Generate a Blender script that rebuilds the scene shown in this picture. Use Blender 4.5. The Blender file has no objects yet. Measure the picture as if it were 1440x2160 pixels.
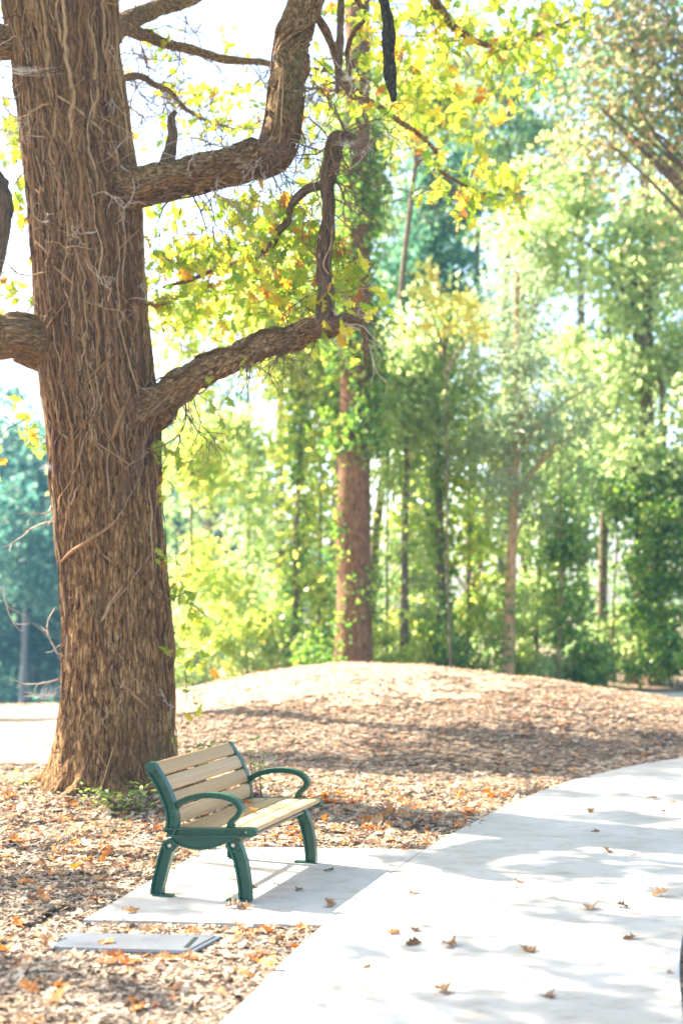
import bpy, math, random
import numpy as np
from mathutils import Vector, Quaternion

R = math.radians
rng = np.random.default_rng(11)
random.seed(7)
sc = bpy.context.scene
col = sc.collection

# ------------------------------------------------------------------ camera, sky, sun, exposure
F = 2915.0          # focal length in photo pixels (1440 x 2160)
HZ = 1258.0         # photo row of the horizon
EYE = 1.85
cam_d = bpy.data.cameras.new('camera')
cam = bpy.data.objects.new('camera', cam_d)
col.objects.link(cam)
cam.location = (0, 0, EYE)
cam.rotation_euler = (R(90), 0, 0)
cam_d.sensor_fit = 'AUTO'
cam_d.sensor_width = 36.0
cam_d.lens = 36.0 * F / 2160.0
cam_d.shift_y = (HZ - 1080.0) / 2160.0
cam_d.clip_end = 600
cam_d.dof.use_dof = True
cam_d.dof.focus_distance = 9.5
cam_d.dof.aperture_fstop = 1.2
sc.camera = cam

SUN_EL = R(40)
SUN_TO = Vector((-math.cos(R(28)), math.sin(R(28)), 0))        # horizontal direction towards the sun
sun_vec = Vector((SUN_TO.x * math.cos(SUN_EL), SUN_TO.y * math.cos(SUN_EL), math.sin(SUN_EL)))
world = bpy.data.worlds.new('World')
sc.world = world
world.use_nodes = True
wn = world.node_tree.nodes
wl = world.node_tree.links
sky = wn.new('ShaderNodeTexSky')
sky.sky_type = 'NISHITA'
sky.sun_disc = False
sky.sun_elevation = SUN_EL
sky.sun_rotation = math.atan2(SUN_TO.x, SUN_TO.y)
sky.dust_density = 2.2
sky.air_density = 1.0
wl.new(sky.outputs[0], wn['Background'].inputs[0])
wn['Background'].inputs[1].default_value = 0.11
sun_d = bpy.data.lights.new('sun', 'SUN')
sun_d.energy = 5.0
sun_d.angle = R(0.53)
sun_d.color = (1.0, 0.91, 0.78)
sun = bpy.data.objects.new('sun', sun_d)
col.objects.link(sun)
sun.location = sun_vec * 60
sun.rotation_euler = (-sun_vec).to_track_quat('-Z', 'Y').to_euler()
sc.view_settings.view_transform = 'Standard'
sc.view_settings.look = 'None'
sc.view_settings.gamma = 1.0
sc.view_settings.use_curve_mapping = False
sc.view_settings.exposure = 2.4
sc.cycles.use_denoising = True
sc.cycles.max_bounces = 8
sc.cycles.diffuse_bounces = 4
sc.cycles.transmission_bounces = 4
sc.cycles.volume_bounces = 1
sc.cycles.sample_clamp_indirect = 6.0


# ------------------------------------------------------------------ helpers
def at(px, py, Y):
    """the point of the place seen at a photo pixel, Y metres ahead"""
    return Vector(((px - 720) / F * Y, Y, EYE - (py - HZ) / F * Y))


def mesh_np(name, V, faces, mat=None, smooth=False):
    """V (n,3); faces: list of index arrays (m,k)"""
    me = bpy.data.meshes.new(name)
    V = np.ascontiguousarray(V, dtype=np.float32)
    me.vertices.add(len(V))
    me.vertices.foreach_set('co', V.ravel())
    if not isinstance(faces, (list, tuple)):
        faces = [faces]
    faces = [np.asarray(f, dtype=np.int32) for f in faces if len(f)]
    nl = sum(f.size for f in faces)
    npoly = sum(len(f) for f in faces)
    me.loops.add(nl)
    me.polygons.add(npoly)
    me.loops.foreach_set('vertex_index', np.concatenate([f.ravel() for f in faces]))
    starts, o = [], 0
    for f in faces:
        k = f.shape[1]
        starts.append(o + np.arange(len(f)) * k)
        o += f.size
    me.polygons.foreach_set('loop_start', np.concatenate(starts).astype(np.int32))
    me.polygons.foreach_set('use_smooth', np.full(npoly, smooth, dtype=bool))
    me.update(calc_edges=True)
    if mat:
        me.materials.append(mat)
    return me


def obj(name, me, parent=None, loc=(0, 0, 0)):
    o = bpy.data.objects.new(name, me)
    col.objects.link(o)
    o.location = loc
    if parent:
        o.parent = parent
    return o


def tag(o, label=None, cat=None, group=None, kind=None):
    if label: o['label'] = label
    if cat: o['category'] = cat
    if group: o['group'] = group
    if kind: o['kind'] = kind
    return o


def thing(name, label, cat, loc=(0, 0, 0), group=None):
    return tag(obj(name, None, None, loc), label, cat, group)


def catmull(P, n):
    """smooth curve through points P (m,d), n samples"""
    P = np.asarray(P, float)
    if len(P) == 2:
        t = np.linspace(0, 1, n)[:, None]
        return P[0] * (1 - t) + P[1] * t
    Q = np.vstack([2 * P[0] - P[1], P, 2 * P[-1] - P[-2]])
    m = len(P) - 1
    t = np.linspace(0, m, n)
    i = np.minimum(t.astype(int), m - 1)
    u = (t - i)[:, None]
    a, b, c, d = Q[i], Q[i + 1], Q[i + 2], Q[i + 3]
    return 0.5 * (2 * b + (c - a) * u + (2 * a - 5 * b + 4 * c - d) * u ** 2 + (3 * b - a - 3 * c + d) * u ** 3)


def vnoise(x, y, seed=0, px=None):
    """value noise, optional period in x"""
    r = np.random.default_rng(seed).random((256, 256))
    xi = np.floor(x).astype(int); yi = np.floor(y).astype(int)
    fx = x - xi; fy = y - yi
    fx = fx * fx * (3 - 2 * fx); fy = fy * fy * (3 - 2 * fy)
    if px:
        x0 = xi % px; x1 = (xi + 1) % px
    else:
        x0 = xi % 256; x1 = (xi + 1) % 256
    y0 = yi % 256; y1 = (yi + 1) % 256
    return (r[x0, y0] * (1 - fx) + r[x1, y0] * fx) * (1 - fy) + (r[x0, y1] * (1 - fx) + r[x1, y1] * fx) * fy


def tube_np(P, rad, sides=6, rough=0.0, seed=0, cap=True, freq=7.0, ridge=0.0):
    P = np.asarray(P, float)
    n = len(P)
    rad = np.broadcast_to(np.asarray(rad, float), (n,)).copy()
    T = np.gradient(P, axis=0)
    T /= np.linalg.norm(T, axis=1)[:, None] + 1e-9
    ref = np.array([0.31, 0.84, 0.22]) if abs(T[0, 2]) > 0.8 else np.array([0.1, 0.2, 1.0])
    A = np.cross(T, ref); A /= np.linalg.norm(A, axis=1)[:, None] + 1e-9
    B = np.cross(T, A)
    th = np.linspace(0, 2 * np.pi, sides, endpoint=False)
    rr = np.repeat(rad[:, None], sides, 1)
    if rough:
        s = np.concatenate([[0], np.cumsum(np.linalg.norm(np.diff(P, axis=0), axis=1))])
        k = max(4, sides // 2)
        X, S = np.meshgrid(th / (2 * np.pi) * k, s * freq)
        rr = rr * (1 + rough * (vnoise(X, S, seed, k) - .5) * 2 + rough * .8 * (vnoise(X * 2, S * 2.3, seed + 1, 2 * k) - .5))
        if ridge:
            rr = rr * (1 - ridge * (1 - np.abs(2 * vnoise(X * 1.0, S * .6 + 20, seed + 2, k) - 1)) ** 3)
    V = P[:, None, :] + rr[:, :, None] * (np.cos(th)[None, :, None] * A[:, None, :] + np.sin(th)[None, :, None] * B[:, None, :])
    V = V.reshape(-1, 3)
    i = np.arange(n - 1)[:, None] * sides
    j = np.arange(sides)[None, :]
    k = (j + 1) % sides
    Fq = np.stack([i + j, i + k, i + sides + k, i + sides + j], -1).reshape(-1, 4)
    fs = [Fq]
    if cap:
        V = np.vstack([V, P[0], P[-1]])
        c0, c1 = len(V) - 2, len(V) - 1
        j = np.arange(sides); k = (j + 1) % sides
        fs.append(np.vstack([np.stack([np.full(sides, c0), k, j], 1),
                             np.stack([np.full(sides, c1), (n - 1) * sides + j, (n - 1) * sides + k], 1)]))
    return V, fs


def join_np(parts):
    Vs, q, t, o = [], [], [], 0
    for V, fs in parts:
        Vs.append(V)
        for f in fs:
            (q if f.shape[1] == 4 else t).append(f + o)
        o += len(V)
    out = []
    if q: out.append(np.vstack(q))
    if t: out.append(np.vstack(t))
    return np.vstack(Vs), out


def box_np(x0, x1, y0, y1, z0, z1):
    V = np.array([[x, y, z] for z in (z0, z1) for y in (y0, y1) for x in (x0, x1)], float)
    Fq = np.array([[0, 2, 3, 1], [4, 5, 7, 6], [0, 1, 5, 4], [2, 6, 7, 3], [0, 4, 6, 2], [1, 3, 7, 5]])
    return V, [Fq]


def sstep(a, b, x):
    t = np.clip((np.asarray(x, float) - a) / (b - a), 0, 1)
    return t * t * (3 - 2 * t)


def rand_dirs(n, r=rng):
    v = r.normal(size=(n, 3))
    return v / (np.linalg.norm(v, axis=1)[:, None] + 1e-9)


def leaf_cloud(P, L, W, droop=0.0, r=rng):
    """folded kite-shaped leaves, one island of two triangles each"""
    n = len(P)
    L = np.broadcast_to(L, (n,)) * r.uniform(.65, 1.3, n)
    W = np.broadcast_to(W, (n,)) * r.uniform(.7, 1.25, n)
    d = rand_dirs(n, r)
    d[:, 2] -= droop
    d /= np.linalg.norm(d, axis=1)[:, None]
    s = np.cross(d, rand_dirs(n, r)); s /= np.linalg.norm(s, axis=1)[:, None] + 1e-9
    nn = np.cross(d, s)
    mid = P + d * (L * .45)[:, None] + nn * (W * .18)[:, None]
    V = np.stack([P, mid + s * (W * .5)[:, None], P + d * L[:, None], mid - s * (W * .5)[:, None]], 1).reshape(-1, 3)
    b = np.arange(n)[:, None] * 4
    Ft = np.concatenate([b + np.array([[0, 1, 2]]), b + np.array([[0, 2, 3]])], 0)
    return V, [Ft]


# lobed oak leaf -----------------------------------------------------------
def oak_leaf_shape(seed, curl=0.5, n=9):
    r = np.random.default_rng(seed)
    t = np.linspace(0, 1, n)
    base = np.sin(np.pi * np.clip(t * .93 + .02, 0, 1)) ** .7 * (0.75 + .5 * t)
    lob = np.where(np.arange(n) % 2 == 1, 1.0, 0.42)
    lob[-1] = 0.05; lob[0] = 0.05
    wl_ = .36 * base * lob * r.uniform(.8, 1.2, n)
    wr_ = .36 * base * lob * r.uniform(.8, 1.2, n)
    tl = np.clip(t + .06 * (lob > .9), 0, 1.02)
    V = []
    for i in range(n):
        V += [(-wl_[i], tl[i], 0), (0, t[i], 0), (wr_[i], tl[i], 0)]
    V = np.array(V)
    a = curl * r.uniform(.4, 1.0); b = curl * r.uniform(-.5, .9); c = curl * r.uniform(-.6, .6)
    x, y = V[:, 0].copy(), V[:, 1].copy() - .45
    V[:, 2] = a * 2.0 * x * x * (1 if r.random() > .3 else -1) + b * .9 * y * y + c * 1.3 * x * y
    V[:, 2] += .05 * curl * np.sin(9 * y + r.uniform(0, 6)) * np.sign(x)
    V[:, 1] -= .0
    Fq = []
    for i in range(n - 1):
        o = 3 * i
        Fq += [[o, o + 1, o + 4, o + 3], [o + 1, o + 2, o + 5, o + 4]]
    # stalk
    k = len(V)
    V = np.vstack([V, [(-.008, 0.0, 0), (.008, 0.0, 0), (.006, -.2, .02), (-.006, -.2, .02)]])
    Fq.append([k, k + 3, k + 2, k + 1])
    return V, np.array(Fq)


def scatter_shapes(shapes, P, Q, S, pick):
    """P positions, Q 3x3 rotation matrices, S scales -> one mesh's arrays"""
    Vs, Fs, o = [], [], 0
    for k, (V, Fq) in enumerate(shapes):
        m = np.where(pick == k)[0]
        if not len(m): continue
        W = np.einsum('nij,vj->nvi', Q[m], V) * S[m][:, None, None] + P[m][:, None, :]
        Fk = Fq[None] + (np.arange(len(m)) * len(V))[:, None, None] + o
        Vs.append(W.reshape(-1, 3)); Fs.append(Fk.reshape(-1, Fq.shape[1]))
        o += W.shape[0] * W.shape[1]
    return np.vstack(Vs), [np.vstack(Fs)]


def rot_mats(yaw, tilt_axis, tilt):
    n = len(yaw)
    c, s = np.cos(yaw), np.sin(yaw)
    Z = np.zeros((n, 3, 3)); Z[:, 0, 0] = c; Z[:, 0, 1] = -s; Z[:, 1, 0] = s; Z[:, 1, 1] = c; Z[:, 2, 2] = 1
    ax = np.stack([np.cos(tilt_axis), np.sin(tilt_axis), np.zeros(n)], 1)
    K = np.zeros((n, 3, 3))
    K[:, 0, 1] = -ax[:, 2]; K[:, 0, 2] = ax[:, 1]; K[:, 1, 0] = ax[:, 2]
    K[:, 1, 2] = -ax[:, 0]; K[:, 2, 0] = -ax[:, 1]; K[:, 2, 1] = ax[:, 0]
    I = np.eye(3)[None]
    Rm = I + np.sin(tilt)[:, None, None] * K + (1 - np.cos(tilt))[:, None, None] * (K @ K)
    return Rm @ Z


# ------------------------------------------------------------------ materials
def new_mat(name):
    m = bpy.data.materials.new(name)
    m.use_nodes = True
    nt = m.node_tree
    b = nt.nodes['Principled BSDF']
    return m, nt, b


def ramp(nt, stops, fac=None, interp='LINEAR'):
    n = nt.nodes.new('ShaderNodeValToRGB')
    n.color_ramp.interpolation = interp
    e = n.color_ramp.elements
    while len(e) < len(stops): e.new(0.5)
    for k, (p, c) in enumerate(stops):
        e[k].position = p
        e[k].color = (*c, 1)
    if fac is not None: nt.links.new(fac, n.inputs[0])
    return n


def noise(nt, scale, detail=4, vec=None, rough=.55):
    n = nt.nodes.new('ShaderNodeTexNoise')
    n.inputs['Scale'].default_value = scale
    n.inputs['Detail'].default_value = detail
    n.inputs['Roughness'].default_value = rough
    if vec is not None: nt.links.new(vec, n.inputs['Vector'])
    return n


def mapped(nt, scale, coord='Object'):
    t = nt.nodes.new('ShaderNodeTexCoord')
    m = nt.nodes.new('ShaderNodeMapping')
    m.inputs['Scale'].default_value = scale
    nt.links.new(t.outputs[coord], m.inputs[0])
    return m.outputs[0]


def bump(nt, b, height, strength=.5, dist=.01):
    n = nt.nodes.new('ShaderNodeBump')
    n.inputs['Strength'].default_value = strength
    n.inputs['Distance'].default_value = dist
    nt.links.new(height, n.inputs['Height'])
    nt.links.new(n.outputs[0], b.inputs['Normal'])


def mixc(nt, a, b, fac, mode='MIX'):
    n = nt.nodes.new('ShaderNodeMix')
    n.data_type = 'RGBA'
    n.blend_type = mode
    for sock, v in ((n.inputs[6], a), (n.inputs[7], b)):
        if isinstance(v, tuple): sock.default_value = (*v, 1)
        else: nt.links.new(v, sock)
    if isinstance(fac, float): n.inputs[0].default_value = fac
    else: nt.links.new(fac, n.inputs[0])
    return n.outputs[2]


def leaf_mat(name, stops, trans=.5, per_object=False, rough=.4, spec=.45, vgain=1.55):
    """leaf: diffuse + translucent, hue drawn per leaf"""
    m, nt, b = new_mat(name)
    if per_object:
        src = nt.nodes.new('ShaderNodeObjectInfo').outputs['Random']
    else:
        src = nt.nodes.new('ShaderNodeNewGeometry').outputs['Random Per Island']
    c = ramp(nt, stops, src)
    nt.links.new(c.outputs[0], b.inputs['Base Color'])
    b.inputs['Roughness'].default_value = rough
    b.inputs['Specular IOR Level'].default_value = spec
    tr = nt.nodes.new('ShaderNodeBsdfTranslucent')
    br = nt.nodes.new('ShaderNodeHueSaturation')
    br.inputs['Value'].default_value = vgain
    br.inputs['Saturation'].default_value = 1.1
    nt.links.new(c.outputs[0], br.inputs['Color'])
    nt.links.new(br.outputs[0], tr.inputs[0])
    mx = nt.nodes.new('ShaderNodeMixShader')
    mx.inputs[0].default_value = trans
    nt.links.new(b.outputs[0], mx.inputs[1])
    nt.links.new(tr.outputs[0], mx.inputs[2])
    nt.links.new(mx.outputs[0], nt.nodes['Material Output'].inputs[0])
    return m


def bark_mat(name, dark, mid, light, scale=(9, 9, 2.2), bstr=.7, bdist=.02, moss=None, flow=False, wide=.2):
    m, nt, b = new_mat(name)
    v = mapped(nt, scale)
    n1 = noise(nt, 3.0, 6, v, .65)
    if flow:
        an = nt.nodes.new('ShaderNodeAttribute'); an.attribute_name = 'flow'
        mp = nt.nodes.new('ShaderNodeMapping'); mp.inputs['Scale'].default_value = scale
        nt.links.new(an.outputs['Vector'], mp.inputs[0]); nt.links.new(mp.outputs[0], n1.inputs['Vector'])
    n2 = noise(nt, 1.2, 3, mapped(nt, (1, 1, .6)))
    c = ramp(nt, [(.5 - wide, dark), (.5, mid), (.5 + wide, light)], n1.outputs[0])
    out = mixc(nt, c.outputs[0], tuple(x * .62 for x in mid), ramp(nt, [(.45, (0, 0, 0)), (.7, (.6, .6, .6))], n2.outputs[0]).outputs[0])
    if moss:
        n3 = noise(nt, 2.3, 4, mapped(nt, (1.3, 1.3, .5)))
        out = mixc(nt, out, moss, ramp(nt, [(.6, (0, 0, 0)), (.72, (.55, .55, .55))], n3.outputs[0]).outputs[0])
    nt.links.new(out, b.inputs['Base Color'])
    b.inputs['Roughness'].default_value = .9
    b.inputs['Specular IOR Level'].default_value = .15
    bump(nt, b, n1.outputs[0], bstr, bdist)
    return m


M = {}
M['bark'] = bark_mat('oak_bark', (.022, .010, .004), (.205, .105, .036), (.50, .31, .14), (19, 19, 2.3), 1.0, .03, (.13, .12, .05), False, .13)
M['limb_bark'] = bark_mat('oak_limb_bark', (.04, .021, .01), (.23, .135, .06), (.50, .35, .19), (22, 22, 8), 1.0, .04, (.14, .14, .06), True, .14)
M['dead_wood'] = bark_mat('dead_wood', (.05, .034, .024), (.15, .1, .066), (.30, .22, .15), (22, 22, 4), 1.0, .03, None, True)
M['dead_plain'] = bark_mat('torn_wood', (.05, .03, .02), (.17, .10, .06), (.33, .22, .14), (12, 12, 12), 1.0, .03)
M['dark_bark'] = bark_mat('dark_branch_bark', (.012, .01, .009), (.035, .027, .02), (.12, .12, .11), (20, 20, 9), .9, .02, None, True)  # near-black bark tones with lighter grey patches
M['pine_bark'] = bark_mat('pine_bark', (.045, .02, .01), (.19, .098, .047), (.33, .19, .10), (7, 7, 2.5), .8, .03)
M['wood_bark'] = bark_mat('woodland_bark', (.07, .048, .033), (.19, .135, .09), (.3, .23, .16), (6, 6, 2), .8, .02)
M['tan_bark'] = bark_mat('tan_bark', (.24, .13, .06), (.48, .30, .15), (.58, .40, .23), (6, 6, 2), .6, .02)
M['grey_wood'] = bark_mat('weathered_pole', (.10, .10, .10), (.15, .15, .15), (.2, .2, .2), (6, 6, 1), .3, .01)


def vine_mat(isl=False):
    m, nt, b = new_mat('dry_vine')
    rnd = nt.nodes.new('ShaderNodeNewGeometry').outputs['Random Per Island'] if isl else nt.nodes.new('ShaderNodeObjectInfo').outputs['Random']
    c = ramp(nt, [(0, (.07, .034, .015)), (.3, (.17, .083, .034)), (.75, (.29, .16, .07)), (1, (.42, .29, .17))], rnd)
    n1 = noise(nt, 40, 3, mapped(nt, (1, 1, .3)))
    out = mixc(nt, c.outputs[0], (.07, .045, .03), ramp(nt, [(.5, (0, 0, 0)), (.7, (.7, .7, .7))], n1.outputs[0]).outputs[0])
    nt.links.new(out, b.inputs['Base Color'])
    b.inputs['Roughness'].default_value = .85
    b.inputs['Specular IOR Level'].default_value = .2
    bump(nt, b, n1.outputs[0], .6, .004)
    return m


M['vine'] = vine_mat()
M['vine_fine'] = vine_mat(True)


def plain(name, c, rough=.7, spec=.3, var=.2, scale=20, bstr=.2, bdist=.003):
    m, nt, b = new_mat(name)
    n1 = noise(nt, scale, 5, mapped(nt, (1, 1, 1)))
    r_ = ramp(nt, [(.3, tuple(x * (1 - var) for x in c)), (.7, tuple(min(1, x * (1 + var)) for x in c))], n1.outputs[0])
    nt.links.new(r_.outputs[0], b.inputs['Base Color'])
    b.inputs['Roughness'].default_value = rough
    b.inputs['Specular IOR Level'].default_value = spec
    if bstr: bump(nt, b, n1.outputs[0], bstr, bdist)
    return m


M['pale_twig'] = plain('pale_dry_twig', (.42, .35, .28), .8, .2, .3, 30)
M['brown_twig'] = plain('brown_twig', (.14, .09, .06), .85, .2, .3, 30)
M['web'] = plain('cobweb_silk', (.62, .62, .62), .6, .3, .05, 10, 0)
M['ivy_stem'] = plain('ivy_stem', (.17, .11, .07), .85, .2, .3, 20)

# oak leaves (per leaf: yellow-green to yellow, orange and brown)
OAK = [(0, (.17, .28, .045)), (.35, (.30, .40, .06)), (.65, (.42, .47, .075)), (.88, (.52, .48, .08)), (.95, (.52, .28, .06)), (1, (.3, .12, .04))]
M['oak_leaf'] = leaf_mat('oak_leaf_autumn', OAK, .6, False)
M['oak_leaf_obj'] = leaf_mat('oak_leaf_autumn_single', OAK, .6, True)
OAKY = [(0, (.2, .31, .05)), (.45, (.34, .43, .07)), (.85, (.5, .49, .08)), (1, (.55, .3, .06))]
M['oak_leaf_high'] = leaf_mat('oak_leaf_yellow_green', OAKY, .6, False)
DRY = [(0, (.1, .058, .034)), (.15, (.28, .18, .105)), (.4, (.46, .335, .22)), (.76, (.60, .48, .35)), (.87, (.48, .29, .13)), (.93, (.50, .17, .03)), (1, (.36, .10, .025))]
M['litter_leaf'] = leaf_mat('dry_litter_leaf', DRY, .22, False, .6, .25)
ORG = [(0, (.30, .16, .08)), (.3, (.48, .30, .16)), (.5, (.52, .22, .06)), (.75, (.55, .19, .03)), (1, (.36, .11, .03))]
M['fallen_leaf'] = leaf_mat('fallen_oak_leaf', ORG, .25, True, .55, .3)
CHIP = [(0, (.05, .034, .024)), (.3, (.19, .135, .092)), (.65, (.38, .285, .2)), (1, (.56, .45, .33))]
M['path_leaf'] = leaf_mat('dry_path_leaf', [(0, (.10, .05, .025)), (.5, (.24, .12, .05)), (.8, (.38, .19, .07)), (1, (.42, .27, .14))], .2, True, .55, .3)
M['chip'] = leaf_mat('mulch_chip', CHIP, .05, False, .75, .2)

# woodland foliage
M['f_yellowgreen'] = leaf_mat('foliage_yellow_green', [(0, (.24, .34, .07)), (.5, (.37, .45, .10)), (.85, (.5, .52, .14)), (1, (.55, .42, .12))], .6, vgain=1.6)
M['f_light'] = leaf_mat('foliage_light_green', [(0, (.24, .34, .14)), (.6, (.39, .47, .2)), (1, (.54, .55, .27))], .62, vgain=1.6)
M['f_mid'] = leaf_mat('foliage_mid_green', [(0, (.17, .28, .13)), (.6, (.27, .39, .17)), (.9, (.38, .47, .19)), (1, (.48, .48, .17))], .62)
M['f_dark'] = leaf_mat('foliage_dark_green', [(0, (.06, .15, .09)), (.7, (.12, .25, .14)), (1, (.2, .33, .17))], .5)
M['f_cedar'] = leaf_mat('foliage_cedar', [(0, (.2, .27, .15)), (.6, (.3, .37, .22)), (.92, (.4, .45, .27)), (1, (.48, .36, .26))], .6)
M['f_ivy'] = leaf_mat('foliage_ivy', [(0, (.08, .18, .035)), (.5, (.16, .29, .05)), (.85, (.32, .42, .09)), (1, (.48, .46, .1))], .5, False, .32, .6)
M['f_brown'] = leaf_mat('foliage_rusty', [(0, (.13, .19, .07)), (.5, (.24, .28, .11)), (.8, (.36, .28, .14)), (1, (.45, .28, .15))], .55)
M['f_yellow'] = leaf_mat('foliage_yellow', [(0, (.46, .48, .12)), (.6, (.58, .54, .16)), (1, (.62, .46, .14))], .6)
M['f_far'] = leaf_mat('foliage_far_haze_tint', [(0, (.06, .15, .115)), (.7, (.1, .22, .16)), (1, (.22, .33, .19))], .55)  # blue-green leaf tint carries some of the distance haze in the colour
M['f_shrub'] = leaf_mat('shrub_leaf', [(0, (.12, .22, .05)), (.5, (.24, .34, .08)), (1, (.42, .46, .13))], .5, True)


def ground_mat():
    m, nt, b = new_mat('mulch_ground')
    v = mapped(nt, (1, 1, 1))
    n1 = noise(nt, 26, 6, v, .7)
    n2 = noise(nt, 1.1, 4, v)
    c = ramp(nt, [(.32, (.07, .048, .032)), (.5, (.23, .165, .112)), (.7, (.42, .32, .225))], n1.outputs[0])
    out = mixc(nt, c.outputs[0], (.27, .19, .125), ramp(nt, [(.4, (0, 0, 0)), (.7, (.6, .6, .6))], n2.outputs[0]).outputs[0])
    nt.links.new(out, b.inputs['Base Color'])
    b.inputs['Roughness'].default_value = .95
    b.inputs['Specular IOR Level'].default_value = .1
    bump(nt, b, n1.outputs[0], .9, .03)
    return m


def dirt_mat():
    m, nt, b = new_mat('sandy_dirt')
    v = mapped(nt, (1, 1, 1))
    n1 = noise(nt, 9, 6, v, .65)
    n2 = noise(nt, .9, 4, v)
    c = ramp(nt, [(.3, (.25, .165, .10)), (.7, (.38, .27, .175))], n1.outputs[0])
    out = mixc(nt, c.outputs[0], (.3, .22, .15), ramp(nt, [(.52, (0, 0, 0)), (.7, (.6, .6, .6))], n2.outputs[0]).outputs[0])
    nt.links.new(out, b.inputs['Base Color'])
    b.inputs['Roughness'].default_value = .95
    bump(nt, b, n1.outputs[0], .5, .02)
    return m


def concrete_mat():
    m, nt, b = new_mat('broom_finished_concrete')
    v = mapped(nt, (1, 1, 1))
    fine = noise(nt, 120, 4, v, .7)
    broad = noise(nt, 1.3, 5, v, .6)
    stain = noise(nt, 4.5, 6, mapped(nt, (1, 1.6, 1)), .7)
    c = ramp(nt, [(.3, (.40, .365, .31)), (.7, (.54, .505, .445))], broad.outputs[0])
    out = mixc(nt, c.outputs[0], (.30, .235, .165), ramp(nt, [(.5, (0, 0, 0)), (.72, (.75, .75, .75))], stain.outputs[0]).outputs[0])
    spot = noise(nt, 11, 7, mapped(nt, (.8, 2.2, 1)), .75)
    out = mixc(nt, out, (.13, .095, .06), ramp(nt, [(.62, (0, 0, 0)), (.72, (.8, .8, .8))], spot.outputs[0]).outputs[0])
    out = mixc(nt, out, (.36, .35, .33), ramp(nt, [(.6, (0, 0, 0)), (.8, (.5, .5, .5))], fine.outputs[0]).outputs[0])
    nt.links.new(out, b.inputs['Base Color'])
    b.inputs['Roughness'].default_value = .75
    b.inputs['Specular IOR Level'].default_value = .3
    broom = noise(nt, 1.0, 3, mapped(nt, (160, 6, 1)))
    bump(nt, b, broom.outputs[0], .25, .003)
    return m


def slat_mat():
    m, nt, b = new_mat('tan_recycled_lumber')
    rnd = nt.nodes.new('ShaderNodeObjectInfo').outputs['Random']
    g = noise(nt, 1.0, 5, mapped(nt, (60, 2.2, 60)), .6)
    c = ramp(nt, [(.3, (.42, .265, .12)), (.5, (.53, .35, .17)), (.75, (.58, .41, .22))], g.outputs[0])
    out = mixc(nt, c.outputs[0], (.46, .275, .11), rnd)
    nt.links.new(out, b.inputs['Base Color'])
    b.inputs['Roughness'].default_value = .48
    b.inputs['Specular IOR Level'].default_value = .4
    bump(nt, b, g.outputs[0], .25, .002)
    return m


def paint_mat():
    m, nt, b = new_mat('green_powder_coat')
    n1 = noise(nt, 7, 5, mapped(nt, (1, 1, 1)))
    w = noise(nt, 60, 3, mapped(nt, (1, 1, 1)))
    c = ramp(nt, [(.3, (.003, .052, .034)), (.7, (.007, .088, .056))], n1.outputs[0])
    out = mixc(nt, c.outputs[0], (.16, .12, .07), ramp(nt, [(.7, (0, 0, 0)), (.78, (.35, .35, .35))], w.outputs[0]).outputs[0])
    nt.links.new(out, b.inputs['Base Color'])
    b.inputs['Roughness'].default_value = .36
    b.inputs['Specular IOR Level'].default_value = .5
    bump(nt, b, w.outputs[0], .08, .002)
    return m


def lid_mat():
    m, nt, b = new_mat('grey_polymer_lid')
    v = mapped(nt, (55, 55, 1))
    ch = nt.nodes.new('ShaderNodeTexVoronoi')
    ch.inputs['Scale'].default_value = 1.0
    ch.inputs['Randomness'].default_value = 0.0
    nt.links.new(v, ch.inputs['Vector'])
    n1 = noise(nt, 5, 5, mapped(nt, (1, 1, 1)))
    c = ramp(nt, [(.3, (.075, .083, .096)), (.7, (.115, .125, .14))], n1.outputs[0])
    nt.links.new(c.outputs[0], b.inputs['Base Color'])
    b.inputs['Roughness'].default_value = .5
    bump(nt, b, ch.outputs['Distance'], .4, .003)
    return m


M['ground'] = ground_mat(); M['dirt'] = dirt_mat(); M['concrete'] = concrete_mat()
M['slat'] = slat_mat(); M['paint'] = paint_mat(); M['lid'] = lid_mat()
M['joint'] = plain('joint_filler', (.28, .26, .23), .9, .1, .3, 30)
M['steel'] = plain('galvanised_bolt', (.5, .5, .48), .4, .5, .1, 50)
M['steel'].node_tree.nodes['Principled BSDF'].inputs['Metallic'].default_value = .8
M['hole'] = plain('bolt_recess', (.02, .03, .025), .8, .1, .1, 50)
M['bar'] = plain('grey_green_bar', (.22, .27, .24), .45, .4, .15, 20)
M['cable'] = plain('cable', (.2, .2, .2), .5, .3, .05, 10, 0)

# ------------------------------------------------------------------ ground, path, pad
EDGE = np.array([(-1.9, -.5), (-1.5, 1.5), (-.97, 4.0), (-.492, 5.98), (-.105, 7.63), (.595, 9.914), (1.07, 11.14), (1.62, 12.43),
                 (2.24, 13.58), (3.02, 14.69), (3.84, 15.54), (5.2, 16.5), (7.0, 17.5), (8.8, 18.8), (9.6, 20.6), (9.2, 22.4), (8.0, 23.5), (6.4, 24.1), (5.0, 24.4), (3.6, 24.5), (2.4, 24.5)])
PW = 1.92
edge_c = catmull(EDGE, 420)
tg = np.gradient(edge_c, axis=0); tg /= np.linalg.norm(tg, axis=1)[:, None]
nrm = np.stack([tg[:, 1], -tg[:, 0]], 1)
mid_c = edge_c + nrm * PW / 2
PAD = np.array([(-1.452, 7.77), (-.105, 7.628), (.595, 9.914), (-.965, 10.04)])


def d_path(x, y):
    x = np.asarray(x, float); y = np.asarray(y, float)
    out = np.full(x.shape, 1e9)
    for a, b in mid_c[::3]:
        out = np.minimum(out, (x - a) ** 2 + (y - b) ** 2)
    return np.sqrt(out) - PW / 2


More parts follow.
